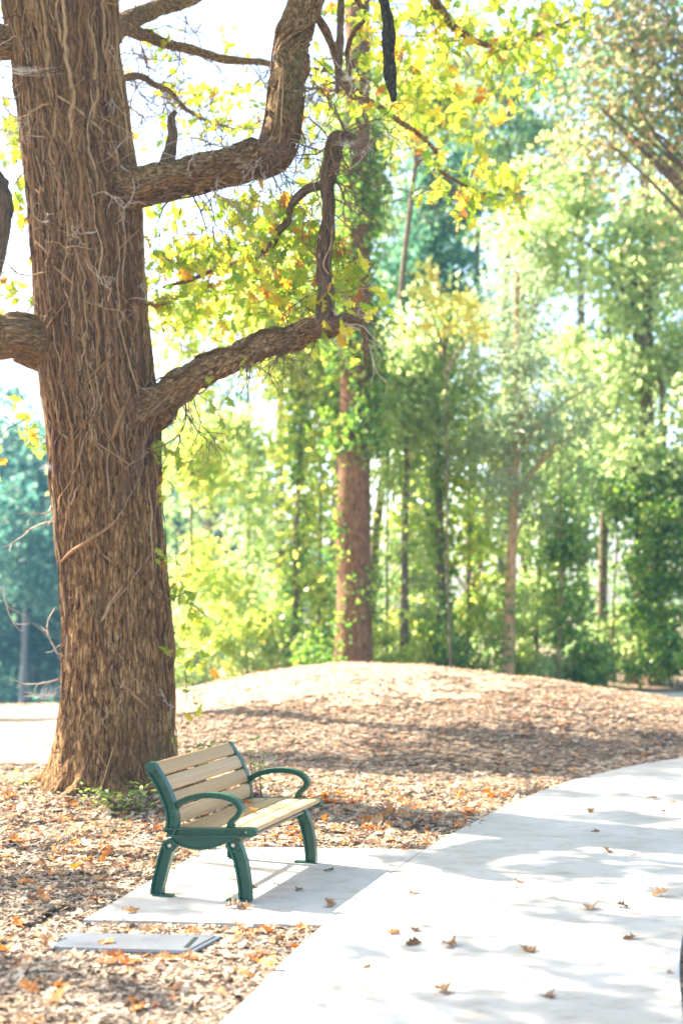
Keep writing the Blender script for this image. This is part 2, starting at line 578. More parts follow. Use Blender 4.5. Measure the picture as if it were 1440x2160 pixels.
def in_pad(x, y, m=0.0):
    ok = np.ones(np.shape(x), bool)
    for k in range(4):
        a, b = PAD[k], PAD[(k + 1) % 4]
        e = b - a; e = e / np.linalg.norm(e)
        ok &= (e[0] * (y - a[1]) - e[1] * (x - a[0])) > -m
    return ok


def gz(x, y):
    x = np.asarray(x, float); y = np.asarray(y, float)
    dx = x - .25
    sx = np.where(dx < 0, 3.2, 4.6)
    dy = y - 21.3
    sy = np.where(dy < 0, 3.7, 3.4)
    mound = .80 * np.exp(-(dx / sx) ** 2 - (dy / sy) ** 2)
    mound = mound * sstep(.1, 2.6, d_path(x, y))
    drop = -5.0 * sstep(21.5, 60, y) * sstep(-2.0, -6.0, x)
    und = (vnoise(x * .9 + 40, y * .9 + 40, 5) - .5) * .07 + (vnoise(x * 3 + 40, y * 3 + 40, 6) - .5) * .03
    nearp = np.minimum(d_path(x, y), np.where(in_pad(x, y, .25), 0, 9))
    und = und * sstep(.0, .7, nearp)
    root = .16 * np.exp(-(((x + 2.13) / 1.0) ** 2 + ((y - 12.8) / 1.0) ** 2))
    return mound + drop + und + root


gx = np.unique(np.concatenate([np.arange(-110, -10, 5.0), np.arange(-10, -4, .5), np.arange(-4, 8, .13), np.arange(8, 14, .5), np.arange(14, 111, 5.0)]))
gy = np.unique(np.concatenate([np.arange(-20, 4, 2.0), np.arange(4, 18, .13), np.arange(18, 32, .3), np.arange(32, 131, 4.0)]))
GX, GY = np.meshgrid(gx, gy)
gzv = gz(GX, GY)
Vg = np.stack([GX, GY, gzv], -1).reshape(-1, 3)
nx_, ny_ = len(gx), len(gy)
ii = (np.arange(ny_ - 1)[:, None] * nx_ + np.arange(nx_ - 1)[None, :]).ravel()
ground = tag(obj('ground', mesh_np('ground', Vg, np.stack([ii, ii + 1, ii + nx_ + 1, ii + nx_], 1), M['ground'], True)),
             'leaf strewn mulch ground rising to a low mound before the woods', None, None, 'structure')


def sheet(name, poly_fn, mat, lift, x0, x1, y0, y1, step):
    xs = np.arange(x0, x1, step); ys = np.arange(y0, y1, step)
    X, Y = np.meshgrid(xs, ys)
    Z = gz(X, Y) + lift
    V = np.stack([X, Y, Z], -1).reshape(-1, 3)
    n = len(xs)
    i = (np.arange(len(ys) - 1)[:, None] * n + np.arange(n - 1)[None, :]).ravel()
    q = np.stack([i, i + 1, i + n + 1, i + n], 1)
    c = V[q].mean(1)
    q = q[poly_fn(c[:, 0], c[:, 1])]
    used = np.unique(q)
    mp = np.zeros(len(V), int); mp[used] = np.arange(len(used))
    return obj(name, mesh_np(name, V[used], mp[q], mat, True))


def clearing(x, y):
    w = (vnoise(x * .8 + 50, y * .8 + 50, 9) - .5) * 1.5
    return (x < -2.6 - (15.6 - np.minimum(y, 15.6)) * 1.2 + w * .3) & (y > 14.6 + w) & (y < 23.5)


def bare(x, y):
    w = (vnoise(x * 1.3 + 70, y * 1.3 + 70, 19) - .5) * 1.6 + (vnoise(x * 4.5 + 70, y * 4.5 + 70, 18) - .5) * 1.5
    return (((x + .4) / 2.9) ** 2 + ((y - 20.4) / 2.0) ** 2 + w * .7 < 1.0) & (d_path(x, y) > .3)


tag(sheet('bare_soil', bare, M['dirt'], .014, -4.5, 4.5, 17, 24, .16), 'pale sunlit bare soil showing on the crest of the mound', None, None, 'structure')
tag(sheet('dirt_clearing', clearing, M['dirt'], .012, -13, -1.5, 13, 24, .2), 'pale sandy dirt clearing beyond the oak', None, None, 'structure')

# path: a filler bed with concrete slabs on it
TOP = .035


def strip_prism(L_, R_, zt, zb, bev=.004):
    """closed slab between two edge polylines, with a small arris"""
    n = len(L_)
    d = (R_ - L_); d = d / np.linalg.norm(d, axis=1)[:, None]
    prof = [(L_, zb), (L_, zt - bev), (L_ + d * bev, zt), (R_ - d * bev, zt), (R_, zt - bev), (R_, zb)]
    V = np.concatenate([np.column_stack([p, np.full(len(p), z)]) for p, z in prof], 0)
    q = []
    for k in range(6):
        a, b = k * n, ((k + 1) % 6) * n
        i = np.arange(n - 1)
        q.append(np.stack([a + i, b + i, b + i + 1, a + i + 1], 1))
    e0 = np.array([[k * n for k in range(6)][::-1]])
    e1 = np.array([[k * n + n - 1 for k in range(6)]])
    return V, [np.vstack(q)[:, ::-1], np.vstack([e0, e1])[:, ::-1]]


sarc = np.concatenate([[0], np.cumsum(np.linalg.norm(np.diff(edge_c, axis=0), axis=1))])
Lb = edge_c; Rb = edge_c + nrm * PW
zpath = np.maximum(0, gz(mid_c[:, 0], mid_c[:, 1]))
V, fs = strip_prism(Lb + nrm * .02, Rb - nrm * .02, 0.0, -.1)
V[:, 2] += np.tile(zpath, 6) + .008
path = tag(obj('path', mesh_np('path', V, fs, M['joint'])), 'pale concrete footpath curving away past the bench', None, None, 'structure')
# joints where the pad meets the path and every 1.9 m
i0 = int(np.argmin(np.linalg.norm(edge_c - PAD[1], axis=1)))
s0 = sarc[i0]
cuts = [s0 + k * 2.39 / 1 for k in range(-4, 1)] + [s0 + 2.39 + k * 2.4 for k in range(0, 12)]
cuts = sorted(c for c in cuts if c > .3) + [sarc[-1]]
prev = 0.0
for c in cuts:
    if c - prev < .4: continue
    a, b = prev + .0015, c - .0015
    s = np.linspace(a, b, 14)
    Lp = np.stack([np.interp(s, sarc, edge_c[:, k]) for k in (0, 1)], 1)
    Np = np.stack([np.interp(s, sarc, nrm[:, k]) for k in (0, 1)], 1)
    Np /= np.linalg.norm(Np, axis=1)[:, None]
    zz = np.interp(s, sarc, zpath)
    V, fs = strip_prism(Lp, Lp + Np * PW, TOP, -.08)
    V[:, 2] += np.tile(zz, 6)
    obj('slab', mesh_np('slab', V, fs, M['concrete']), path)
    prev = c
pad_L = np.array([PAD[0], PAD[3]]); pad_R = np.array([PAD[1], PAD[2]])
t = np.linspace(0, 1, 8)[:, None]
pr = np.stack([np.interp(s0 + t[:, 0] * 2.388, sarc, edge_c[:, k]) for k in (0, 1)], 1)
V, fs = strip_prism(pad_L[0] * (1 - t) + pad_L[1] * t, pr + (pr - (pad_L[0] * (1 - t) + pad_L[1] * t)) * -.003, TOP - .002, -.08)
tag(obj('bench_pad', mesh_np('bench_pad', V, fs, M['concrete'])), 'concrete pad under the bench beside the path', None, None, 'structure')


# ------------------------------------------------------------------ park bench
def ribbon(P, w, v0, v1, n=0):
    """prism of a 2D ribbon (u,z) of width w extruded from v0 to v1"""
    P = np.asarray(P, float)
    T = np.gradient(P, axis=0); T /= np.linalg.norm(T, axis=1)[:, None] + 1e-9
    N = np.stack([-T[:, 1], T[:, 0]], 1)
    w = np.broadcast_to(np.asarray(w, float), (len(P),))
    A = P + N * w[:, None] / 2; B = P - N * w[:, None] / 2
    m = len(P)
    V = np.concatenate([np.column_stack([q[:, 0], np.full(m, v), q[:, 1]]) for q, v in ((A, v0), (B, v0), (B, v1), (A, v1))], 0)
    i = np.arange(m - 1)
    q = [np.stack([a * m + i, b * m + i, b * m + i + 1, a * m + i + 1], 1) for a, b in ((0, 1), (1, 2), (2, 3), (3, 0))]
    q.append(np.array([[0, 3 * m, 2 * m, m], [m - 1, 2 * m - 1, 3 * m - 1, 4 * m - 1]]))
    return V, [np.vstack(q)]


def channel(P, w, vc, web=.014, flange=.05, rim=.012):
    """cast section: recessed web with proud rims along both edges"""
    P = np.asarray(P, float)
    T = np.gradient(P, axis=0); T /= np.linalg.norm(T, axis=1)[:, None] + 1e-9
    N = np.stack([-T[:, 1], T[:, 0]], 1)
    w = np.broadcast_to(np.asarray(w, float), (len(P),))
    out = [ribbon(P, w - rim, vc - web / 2, vc + web / 2)]
    for s in (1, -1):
        out.append(ribbon(P + N * (s * (w - rim) / 2)[:, None], rim, vc - flange / 2, vc + flange / 2))
    return out


def disc_np(u, z, r, v0, v1, n=20, ri=None):
    th = np.linspace(0, 2 * np.pi, n, endpoint=False)
    c, s = np.cos(th), np.sin(th)
    if ri is None:
        V = np.concatenate([np.column_stack([u + r * c, np.full(n, v), z + r * s]) for v in (v0, v1)], 0)
        i = np.arange(n); k = (i + 1) % n
        V = np.vstack([V, [[u, v0, z], [u, v1, z]]])
        return V, [np.stack([i, k, n + k, n + i], 1), np.vstack([np.stack([k, i, np.full(n, 2 * n)], 1), np.stack([n + i, n + k, np.full(n, 2 * n + 1)], 1)])]
    V = np.concatenate([np.column_stack([u + q * c, np.full(n, v), z + q * s]) for q, v in ((r, v0), (r, v1), (ri, v1), (ri, v0))], 0)
    i = np.arange(n); k = (i + 1) % n
    return V, [np.vstack([np.stack([a * n + i, a * n + k, b * n + k, b * n + i], 1) for a, b in ((0, 1), (1, 2), (2, 3), (3, 0))])]


BANG = R(-17)
BL = 1.29
bench = thing('park_bench', 'small park bench with tan slats and dark green cast metal ends', 'bench', (-.668, 8.91, TOP))
bench.rotation_euler = (0, 0, BANG)
bench.scale = (1.07, 1, .94)
U0 = -.30     # local u of the rear foot


def c2(pts, n=24):
    return catmull(np.array(pts, float) + np.array([U0, 0]), n)


post_c = c2([(.118, .405), (.136, .47), (.128, .56), (.098, .65), (.055, .74), (.018, .80), (.004, .826)], 30)
rail_c = c2([(.10, .412), (.30, .422), (.50, .433), (.615, .440)], 20)
leg_r = c2([(.120, .345), (.092, .26), (.066, .15), (.045, .06), (.040, .006)], 20)
leg_f = c2([(.508, .365), (.542, .27), (.562, .17), (.572, .08), (.575, .006)], 20)
apr_t = c2([(.12, .372), (.30, .384), (.50, .398)], 16)
arm_c = c2([(.138, .563), (.18, .605), (.25, .64), (.34, .660), (.44, .658), (.512, .632), (.545, .585), (.530, .54), (.497, .505), (.482, .475), (.486, .462)], 46)
for side in (-1, 1):
    vc = side * (BL / 2 - .022)
    out = side
    parts = channel(post_c, .07, vc) + channel(rail_c, .058, vc)
    parts.append(disc_np(post_c[-1][0], post_c[-1][1], .036, vc - .0225, vc + .0225))
    parts.append(disc_np(rail_c[-1][0], rail_c[-1][1], .0295, vc - .0215, vc + .0215))
    # curved apron below the rail
    n = 18
    tt = np.linspace(0, 1, n)
    top = np.column_stack([U0 + .125 + .36 * tt, .388 + .016 * tt])
    bot = np.column_stack([U0 + .125 + .36 * tt, .366 + .022 * tt - .062 * np.sin(np.pi * tt) ** .8])
    midl = (top + bot) / 2
    wv = top[:, 1] - bot[:, 1]
    parts.append(ribbon(midl, wv, vc - .006, vc + .006))
    parts.append(ribbon(bot, .010, vc - .019, vc + .019))
    fr = obj('end_frame', mesh_np('end_frame', *join_np(parts), M['paint'], False), bench)
    # armrest: flat bowed strap with proud edges
    wv = np.interp(np.linspace(0, 1, len(arm_c)), [0, .12, .5, .8, .93, 1], [.046, .036, .036, .032, .030, .062])
    ap = [ribbon(arm_c, wv, vc - .012, vc + .012)]
    T = np.gradient(arm_c, axis=0); T /= np.linalg.norm(T, axis=1)[:, None]
    N = np.stack([-T[:, 1], T[:, 0]], 1)
    ap.append(ribbon(arm_c + N * (wv / 2 - .004)[:, None], .009, vc - .025, vc + .025))
    ap.append(ribbon(arm_c - N * (wv / 2 - .004)[:, None], .007, vc - .019, vc + .019))
    obj('armrest', mesh_np('armrest', *join_np(ap), M['paint'], False), fr)
    for lc, hub, foot in ((leg_r, (.122, .328), (.02, .135)), (leg_f, (.505, .352), (.465, .606))):
        w = np.interp(np.linspace(0, 1, len(lc)), [0, .3, 1], [.078, .076, .07])
        lp = channel(lc, w, vc)
        hu, hz = hub[0] + U0, hub[1]
        lp.append(disc_np(hu, hz, .043, vc - .023, vc + .023, 24, .031))
        lp.append(disc_np(hu, hz, .033, vc - .012, vc + .012, 24))
        lp.append(box_np(foot[0] + U0, foot[1] + U0, vc - .028, vc + .028, 0, .011))
        lg = obj('leg', mesh_np('leg', *join_np(lp), M['paint'], False), fr)
        obj('bolt', mesh_np('bolt', *disc_np(hu, hz, .0115, vc + out * .010, vc + out * .019, 12), M['steel']), fr)
    # screws and cast bosses that hold the slats
    for k, q in enumerate([.12, .26, .42, .56, .74, .95]):
        p = post_c[int(q * (len(post_c) - 1))]
        obj('screw' if k == 5 else 'boss', mesh_np('boss', *disc_np(p[0], p[1], .007, vc + out * .006, vc + out * .0125, 10), M['steel'] if k == 5 else M['paint']), fr)
    for k, q in enumerate([.22, .40, .60, .8, .93]):
        p = rail_c[int(q * (len(rail_c) - 1))]
        obj('screw' if k == 4 else 'boss', mesh_np('boss', *disc_np(p[0], p[1], .007, vc + out * .006, vc + out * .0125, 10), M['steel'] if k == 4 else M['paint']), fr)


def slat_np(c, tdir, w, th, L_, nose=False, crown=.004):
    """plank: centre c (u,z), width direction tdir, rounded long edges, length along v"""
    tdir = np.array(tdir) / np.hypot(*tdir)
    nd = np.array([-tdir[1], tdir[0]])
    prof = []
    r_ = .007
    a, b = w / 2, th / 2
    if nose:
        for an in np.linspace(-90, 90, 9):
            prof.append((a - b + b * math.cos(R(an)), b * math.sin(R(an))))
    else:
        prof += [(a - r_, -b), (a - r_ * .3, -b + r_ * .3), (a, -b + r_), (a, b - r_), (a - r_ * .3, b - r_ * .3), (a - r_, b)]
    prof += [(a * .35, b + crown), (-a * .35, b + crown)]
    prof += [(-a + r_, b), (-a + r_ * .3, b - r_ * .3), (-a, b - r_), (-a, -b + r_), (-a + r_ * .3, -b + r_ * .3), (-a + r_, -b)]
    prof = np.array(prof)
    uz = c + prof[:, :1] * tdir + prof[:, 1:] * nd
    m = len(uz)
    V = np.concatenate([np.column_stack([uz[:, 0], np.full(m, v), uz[:, 1]]) for v in (-L_ / 2, L_ / 2)], 0)
    i = np.arange(m); k = (i + 1) % m
    V = np.vstack([V, [[c[0], -L_ / 2, c[1]], [c[0], L_ / 2, c[1]]]])
    return V, [np.stack([i, m + i, m + k, k], 1), np.vstack([np.stack([i, k, np.full(m, 2 * m)], 1), np.stack([m + k, m + i, np.full(m, 2 * m + 1)], 1)])]


SL = BL - .072
pc = catmull(post_c[4:], 200)
ps = np.concatenate([[0], np.cumsum(np.linalg.norm(np.diff(pc, axis=0), axis=1))])
tot = ps[-1] + .018
sw = (tot - .012 * 3) / 4
for k in range(4):
    s = .004 + sw / 2 + k * (sw + .012)
    c = np.array([np.interp(s, ps, pc[:, j]) for j in (0, 1)])
    s1, s2 = max(0, s - .04), min(ps[-1], s + .04)
    td = np.array([np.interp(s2, ps, pc[:, j]) - np.interp(s1, ps, pc[:, j]) for j in (0, 1)])
    nd = np.array([td[1], -td[0]]) / np.hypot(*td)
    V, fs = slat_np(c + nd * .012, -td, sw, .032, SL)
    me = mesh_np('back_slat', V, fs, M['slat'], False)
    obj('back_slat', me, bench)
rs = np.array([U0 + .165, .4335]); re_ = np.array([U0 + .638, .4585])
L4 = np.hypot(*(re_ - rs)); td = (re_ - rs) / L4
sw4 = (L4 - .01 * 3) / 4
for k in range(4):
    c = rs + td * (sw4 / 2 + k * (sw4 + .01)) + np.array([0, -.004])
    V, fs = slat_np(c, td, sw4, .034, SL, nose=(k == 3), crown=.002)
    obj('seat_slat', mesh_np('seat_slat', V, fs, M['slat'], False), bench)
V, fs = box_np(U0 + .49, U0 + .535, -BL / 2 + .04, BL / 2 - .04, .362, .374)
obj('stretcher', mesh_np('stretcher', V, fs, M['bar']), bench)
V, fs = box_np(U0 + .10, U0 + .14, -BL / 2 + .04, BL / 2 - .04, .338, .350)
obj('stretcher', mesh_np('stretcher', V, fs, M['bar']), bench)
V, fs = join_np([ribbon(post_c[3:] + np.array([-.016, 0]), .022, -.018, .018), ribbon(c2([(.14, .405), (.6, .428)], 6), .016, -.018, .018)])
obj('slat_support', mesh_np('slat_support', V, fs, M['paint']), bench)

# ------------------------------------------------------------------ utility box lid set in the mulch
q = [(94, 2020), (404, 2029), (472, 1992), (140, 1986)]
cor = np.array([[(px - 720) / F * (5393 / (py - HZ)), 5393 / (py - HZ)] for px, py in q])
cc = cor.mean(0)
lid = thing('utility_box', 'grey blue rectangular utility box lid set flush in the mulch', 'box cover', (cc[0], cc[1], 0))


def poly_plate(P, z0, z1, r_=.04, bev=.006):
    """rounded polygon plate"""
    out = []
    n = len(P)
    for k in range(n):
        a, b, c = P[k - 1], P[k], P[(k + 1) % n]
        d1 = (a - b) / np.linalg.norm(a - b); d2 = (c - b) / np.linalg.norm(c - b)
        for tq in np.linspace(0, 1, 6):
            out.append((1 - tq) ** 2 * (b + d1 * r_) + 2 * tq * (1 - tq) * b + tq ** 2 * (b + d2 * r_))
    out = np.array(out); m = len(out); ce = out.mean(0)
    inn = out + (ce - out) / np.linalg.norm(ce - out, axis=1)[:, None] * bev
    V = np.vstack([np.column_stack([out, np.full(m, z0)]), np.column_stack([out, np.full(m, z1 - bev)]), np.column_stack([inn, np.full(m, z1)]), [[*ce, z1]]])
    i = np.arange(m); k = (i + 1) % m
    return V, [np.vstack([np.stack([i, k, m + k, m + i], 1), np.stack([m + i, m + k, 2 * m + k, 2 * m + i], 1)]), np.stack([2 * m + i, 2 * m + k, np.full(m, 3 * m)], 1)]


loc = cor - cc
obj('rim', mesh_np('rim', *poly_plate(loc, -.1, .046, .035), M['lid']), lid)
obj('cover', mesh_np('cover', *poly_plate(loc * .93, .02, .052, .03), M['lid']), lid)
long_ = (loc[1] - loc[0]) / np.linalg.norm(loc[1] - loc[0]); sh_ = (loc[3] - loc[0]) / np.linalg.norm(loc[3] - loc[0])
pc_ = (loc[1] + loc[2]) / 2 * .78
obj('handle_slot', mesh_np('handle_slot', *poly_plate(np.array([pc_ - sh_ * .11 - long_ * .012, pc_ - sh_ * .11 + long_ * .012, pc_ + sh_ * .11 + long_ * .012, pc_ + sh_ * .11 - long_ * .012]), .03, .0545, .008, .001), M['hole']), lid)

# ------------------------------------------------------------------ the big oak
TY = 12.8
PM = F / TY
rows = np.array([-500, -250, 0, 100, 200, 300, 400, 500, 600, 700, 800, 900, 1000, 1100, 1200, 1300, 1400, 1500, 1580, 1640, 1690, 1740])
le = np.array([-10, 5, 12, 30, 42, 50, 60, 68, 76, 82, 90, 106, 116, 121, 125, 127, 129, 127, 121, 110, 96, 70])
ri = np.array([205, 225, 243, 243, 253, 268, 288, 292, 298, 304, 318, 334, 339, 345, 353, 358, 362, 366, 371, 378, 390, 415])
zr = EYE - (rows - HZ) / PM
xc = ((le + ri) / 2 - 720) / PM
rd = (ri - le) / 2 / PM
o_ = np.argsort(zr); zr, xc, rd = zr[o_], xc[o_], rd[o_]
OX = float(np.interp(0, zr, xc))
oak = thing('oak_tree', 'large old oak with broken limbs and dry vines climbing its trunk, behind the bench', 'tree', (OX, TY, 0))
OL = np.array([OX, TY, 0])


def trunk_r(z, th):
    """bark surface radius of the oak"""
    r0 = np.interp(z, zr, rd)
    k = th / (2 * np.pi)
    warp = (vnoise(k * 14, z * 2.0 + 60, 21, 14) - .5) * .05 + (vnoise(k * 34, z * 6 + 60, 20, 34) - .5) * .022
    a = vnoise((k + warp) * 60 % 60, z * 1.7 + 60, 22, 60)
    crack = (1 - np.abs(a * 2 - 1)) ** 2.6
    b = vnoise((k + warp) * 110 % 110, z * 4.5 + 60, 23, 110)
    crack2 = (1 - np.abs(b * 2 - 1)) ** 2
    e = vnoise((k + warp) * 44 % 44, z * 13 + 60, 27, 44)
    cross = (1 - np.abs(e * 2 - 1)) ** 6
    c = vnoise(k * 6, z * .7 + 60, 24, 6) - .5
    d = vnoise(k * 150, z * 40 + 60, 25, 150) - .5
    amp = .8 + .35 * sstep(3.6, 1.0, z)
    flare = sstep(.75, -.25, z) * .2 * (vnoise(k * 9, z * .3 + 60, 26, 9) - .35)
    return r0 * .975 + c * .07 + amp * (-.030 * crack - .010 * crack2 - .007 * cross + .006 * d) + .018 + flare


nz, nth = 840, 310
zz = np.concatenate([np.linspace(-.3, 8.0, nz), np.linspace(8.05, 10.2, 30)])
th = np.linspace(0, 2 * np.pi, nth, endpoint=False)
TH, ZZ = np.meshgrid(th, zz)
RR = trunk_r(ZZ, TH)
XC = np.interp(ZZ, zr, xc) - OX
V = np.stack([XC + RR * np.cos(TH), RR * np.sin(TH), ZZ], -1).reshape(-1, 3)
i = np.arange(len(zz) - 1)[:, None] * nth; j = np.arange(nth)[None]; k = (j + 1) % nth
Fq = np.stack([i + j, i + k, i + nth + k, i + nth + j], -1).reshape(-1, 4)
obj('trunk', mesh_np('trunk', V, [Fq], M['bark'], True), oak)


def surf(z, th, off=0.0):
    r_ = trunk_r(np.asarray(z, float), np.mod(th, 2 * np.pi)) + off
    return np.stack([np.interp(z, zr, xc) - OX + r_ * np.cos(th), r_ * np.sin(th), z], -1)


def limb(name, pts, rads, mat, sides=18, n=70, rough=.16,  seed=0, parent=oak, origin=OL, wob=.0):
    P = catmull(np.array([list(p) for p in pts]), n)
    if wob:
        r_ = np.random.default_rng(seed + 500)
        s = np.linspace(0, 1, n)
        for ax in range(3):
            P[:, ax] += wob * (vnoise(s * 9 + 10, np.full(n, 3.3 + ax), seed + ax) - .5) * 2 * np.minimum(1, s * 6)
    rr = np.interp(np.linspace(0, 1, n), np.linspace(0, 1, len(rads)), rads) * .9
    V, fs = tube_np(P - origin, rr, sides * 2, rough, seed, True, 6.0, .22)
    me = mesh_np(name, V, fs, mat, True)
    sd = sides * 2
    sl = np.concatenate([[0], np.cumsum(np.linalg.norm(np.diff(P, axis=0), axis=1))])
    a_ = np.linspace(0, 2 * np.pi, sd, endpoint=False)
    fl = np.stack([(rr[:, None] * np.cos(a_)), (rr[:, None] * np.sin(a_)), np.repeat(sl[:, None], sd, 1)], -1).reshape(-1, 3)
    fl = np.vstack([fl, [0, 0, 0], [0, 0, sl[-1]]])
    at_ = me.attributes.new('flow', 'FLOAT_VECTOR', 'POINT')
    at_.data.foreach_set('vector', np.ascontiguousarray(fl, dtype=np.float32).ravel())
    o = obj(name, me, parent)
    return o, P


def limb_vines(o, P, rads, count, rs, lo=.05, hi=.95):
    n0 = len(P)
    rr = np.interp(np.linspace(0, 1, n0), np.linspace(0, 1, len(rads)), rads) * .9
    for q in range(count):
        a, b = sorted(rs.uniform(lo, hi, 2))
        if b - a < .12: b = min(hi, a + .2)
        m = int(20 + 60 * (b - a))
        k = np.linspace(a, b, m)
        C = np.stack([np.interp(k, np.linspace(0, 1, n0), P[:, j]) for j in range(3)], 1)
        R0 = np.interp(k, np.linspace(0, 1, n0), rr)
        T = np.gradient(C, axis=0); T /= np.linalg.norm(T, axis=1)[:, None]
        A = np.cross(T, [0.1, 1.0, .05]); A /= np.linalg.norm(A, axis=1)[:, None]
        B = np.cross(T, A)
        ph = rs.uniform(0, 6.28) + (vnoise(k * 12 + q * 7, np.full(m, q + .5), 71) - .5) * 3.0
        r1 = rs.uniform(.005, .013)
        Q = C + (R0 * 1.03 + .012 * vnoise(k * 30 + q, np.full(m, 2.2), 72))[:, None] * (np.cos(ph)[:, None] * A + np.sin(ph)[:, None] * B)
        V, fs = tube_np(Q - OL, r1 * np.minimum(1, 5 * np.linspace(1, 0, m) + .2), 5)
        obj('vine', mesh_np('vine', V, fs, M['vine'], True), o)


px = lambda a, b, Y=TY: at(a, b, Y)
rm = lambda w: w / 2 / PM
# big right limb: out, kinked, then up
l1, L1 = limb('limb', [px(215, 410, 12.8), px(290, 395, 12.55), px(380, 378, 12.45), px(480, 355, 12.4), px(552, 335, 12.4), px(592, 285, 12.4), px(606, 180, 12.45), px(625, 80, 12.5), px(660, -20, 12.6), px(720, -150, 12.8), px(800, -330, 13.2), px(860, -520, 13.6)],
              [rm(130), rm(95), rm(82), rm(80), rm(92), rm(84), rm(80), rm(84), rm(78), rm(70), rm(52), rm(34)], M['limb_bark'], 24, 150, .15, 1, wob=.03)
obj('knot', mesh_np('knot', *tube_np(np.array([px(560, 330, 12.35), px(585, 328, 12.3), px(603, 322, 12.28), px(611, 312, 12.27)]) - OL, [rm(80), rm(64), rm(46), rm(22)], 16, .25, 3), M['dead_plain'], True), l1)
limb('branch_stub', [px(352, 350, 12.5), px(360, 315, 12.5), px(366, 285, 12.5), px(362, 250, 12.5), px(370, 235, 12.5)], [rm(40), rm(30), rm(24), rm(20), rm(12)], M['dead_wood'], 10, 24, .25, 4, l1)
# lower right limb with a dead leader standing on its end
l2, L2 = limb('limb', [px(240, 900, 12.8), px(322, 858, 12.6), px(392, 806, 12.45), px(470, 762, 12.35), px(560, 725, 12.3), px(640, 700, 12.25), px(700, 688, 12.2)],
              [rm(110), rm(100), rm(72), rm(66), rm(62), rm(58), rm(50)], M['limb_bark'], 22, 110, .13, 7, wob=.02)
obj('broken_end', mesh_np('broken_end', *tube_np(np.array([px(660, 694, 12.22), px(700, 684, 12.2), px(735, 672, 12.2), px(764, 682, 12.2), px(772, 715, 12.2), px(770, 770, 12.2)]) - OL, [rm(44), rm(40), rm(24), rm(15), rm(11), rm(5)], 12, .3, 9), M['dead_plain'], True), l2)
l3, L3 = limb('dead_leader', [px(684, 690, 12.2), px(686, 620, 12.2), px(684, 540, 12.2), px(690, 450, 12.2), px(696, 370, 12.2), px(706, 305, 12.2), px(722, 288, 12.2), px(745, 292, 12.2)],
              [rm(44), rm(34), rm(32), rm(32), rm(34), rm(34), rm(24), rm(12)], M['dead_wood'], 14, 90, .28, 11, l2, wob=.02)
# leafy branch that leaves the leader to the left
l4, L4_ = limb('branch', [px(700, 385, 12.2), px(650, 405, 12.3), px(610, 445, 12.4), px(596, 490, 12.5), px(560, 530, 12.6), px(500, 553, 12.8), px(420, 580, 13.1), px(340, 610, 13.4)],
               [rm(24), rm(22), rm(20), rm(18), rm(16), rm(14), rm(11), rm(7)], M['dead_wood'], 10, 80, .2, 13, l2, wob=.04)
# left limbs
limb('limb', [px(170, 740, 12.8), px(90, 722, 12.6), px(40, 712, 12.5), px(-20, 702, 12.4), px(-140, 660, 12.2), px(-300, 560, 12.0), px(-420, 380, 11.9)],
     [rm(150), rm(128), rm(112), rm(106), rm(95), rm(80), rm(60)], M['limb_bark'], 20, 80, .13, 17, wob=.03)
limb('hanging_dead_branch', [px(-40, 330, 12.2), px(-10, 400, 12.2), px(10, 430, 12.2), px(6, 500, 12.2), px(-4, 590, 12.2)], [rm(60), rm(58), rm(44), rm(34), rm(10)], M['dead_wood'], 12, 40, .25, 19)
limb('limb', [px(110, 70, 12.8), px(30, 90, 12.7), px(-30, 70, 12.6), px(-160, -20, 12.3), px(-330, -220, 12.0), px(-480, -480, 11.8)], [rm(110), rm(80), rm(74), rm(66), rm(52), rm(36)], M['limb_bark'], 18, 60, .13, 23)
limb('limb', [px(180, 90, 12.9), px(262, 50, 13.6), px(330, 18, 14.2), px(420, -12, 14.8), px(560, -110, 15.6), px(700, -320, 16.4)], [rm(80), rm(56), rm(44), rm(38), rm(34), rm(24)], M['limb_bark'], 14, 60, .15, 29)
l5, L5 = limb('limb', [px(200, 120, 12.9), px(256, 66, 13.6), px(310, 76, 14.0), px(380, 98, 14.4), px(450, 122, 14.8), px(520, 132, 15.2), px(590, 138, 15.7), px(690, 150, 16.3), px(800, 165, 17.0)],
              [rm(60), rm(36), rm(32), rm(27), rm(25), rm(20), rm(19), rm(14), rm(8)], M['limb_bark'], 12, 80, .18, 31, wob=.03)
l6, L6 = limb('limb', [px(200, 240, 12.9), px(258, 160, 13.6), px(320, 172, 14.2), px(370, 208, 14.8), px(420, 250, 15.3), px(500, 270, 16.0)], [rm(40), rm(20), rm(17), rm(14), rm(11), rm(6)], M['limb_bark'], 10, 60, .18, 33, wob=.03)
# branches reaching in from the right limb overhead, and dead hanging ones
l7, L7 = limb('limb', [px(650, 10, 12.6), px(700, 80, 12.9), px(742, 190, 13.4), px(800, 215, 13.9), px(860, 262, 14.4), px(915, 315, 14.9), px(930, 368, 15.2), px(1000, 400, 15.6), px(1080, 420, 16.0)],
              [rm(24), rm(18), rm(16), rm(15), rm(15), rm(12), rm(11), rm(9), rm(5)], M['limb_bark'], 10, 80, .18, 37, wob=.05)
l8, L8 = limb('limb', [px(760, -240, 13.0), px(880, -60, 13.6), px(960, 60, 14.2), px(1040, 90, 14.8), px(1130, 70, 15.6), px(1250, 20, 16.5)], [rm(40), rm(30), rm(22), rm(18), rm(13), rm(7)], M['limb_bark'], 10, 70, .18, 39, wob=.06)
l9, L9 = limb('limb', [px(700, -120, 12.8), px(760, 20, 12.9), px(740, 90, 12.9), px(730, 170, 13.0), px(700, 190, 13.2), px(650, 190, 13.4)], [rm(18), rm(14), rm(12), rm(10), rm(8), rm(5)], M['limb_bark'], 8, 60, .18, 41, wob=.05)
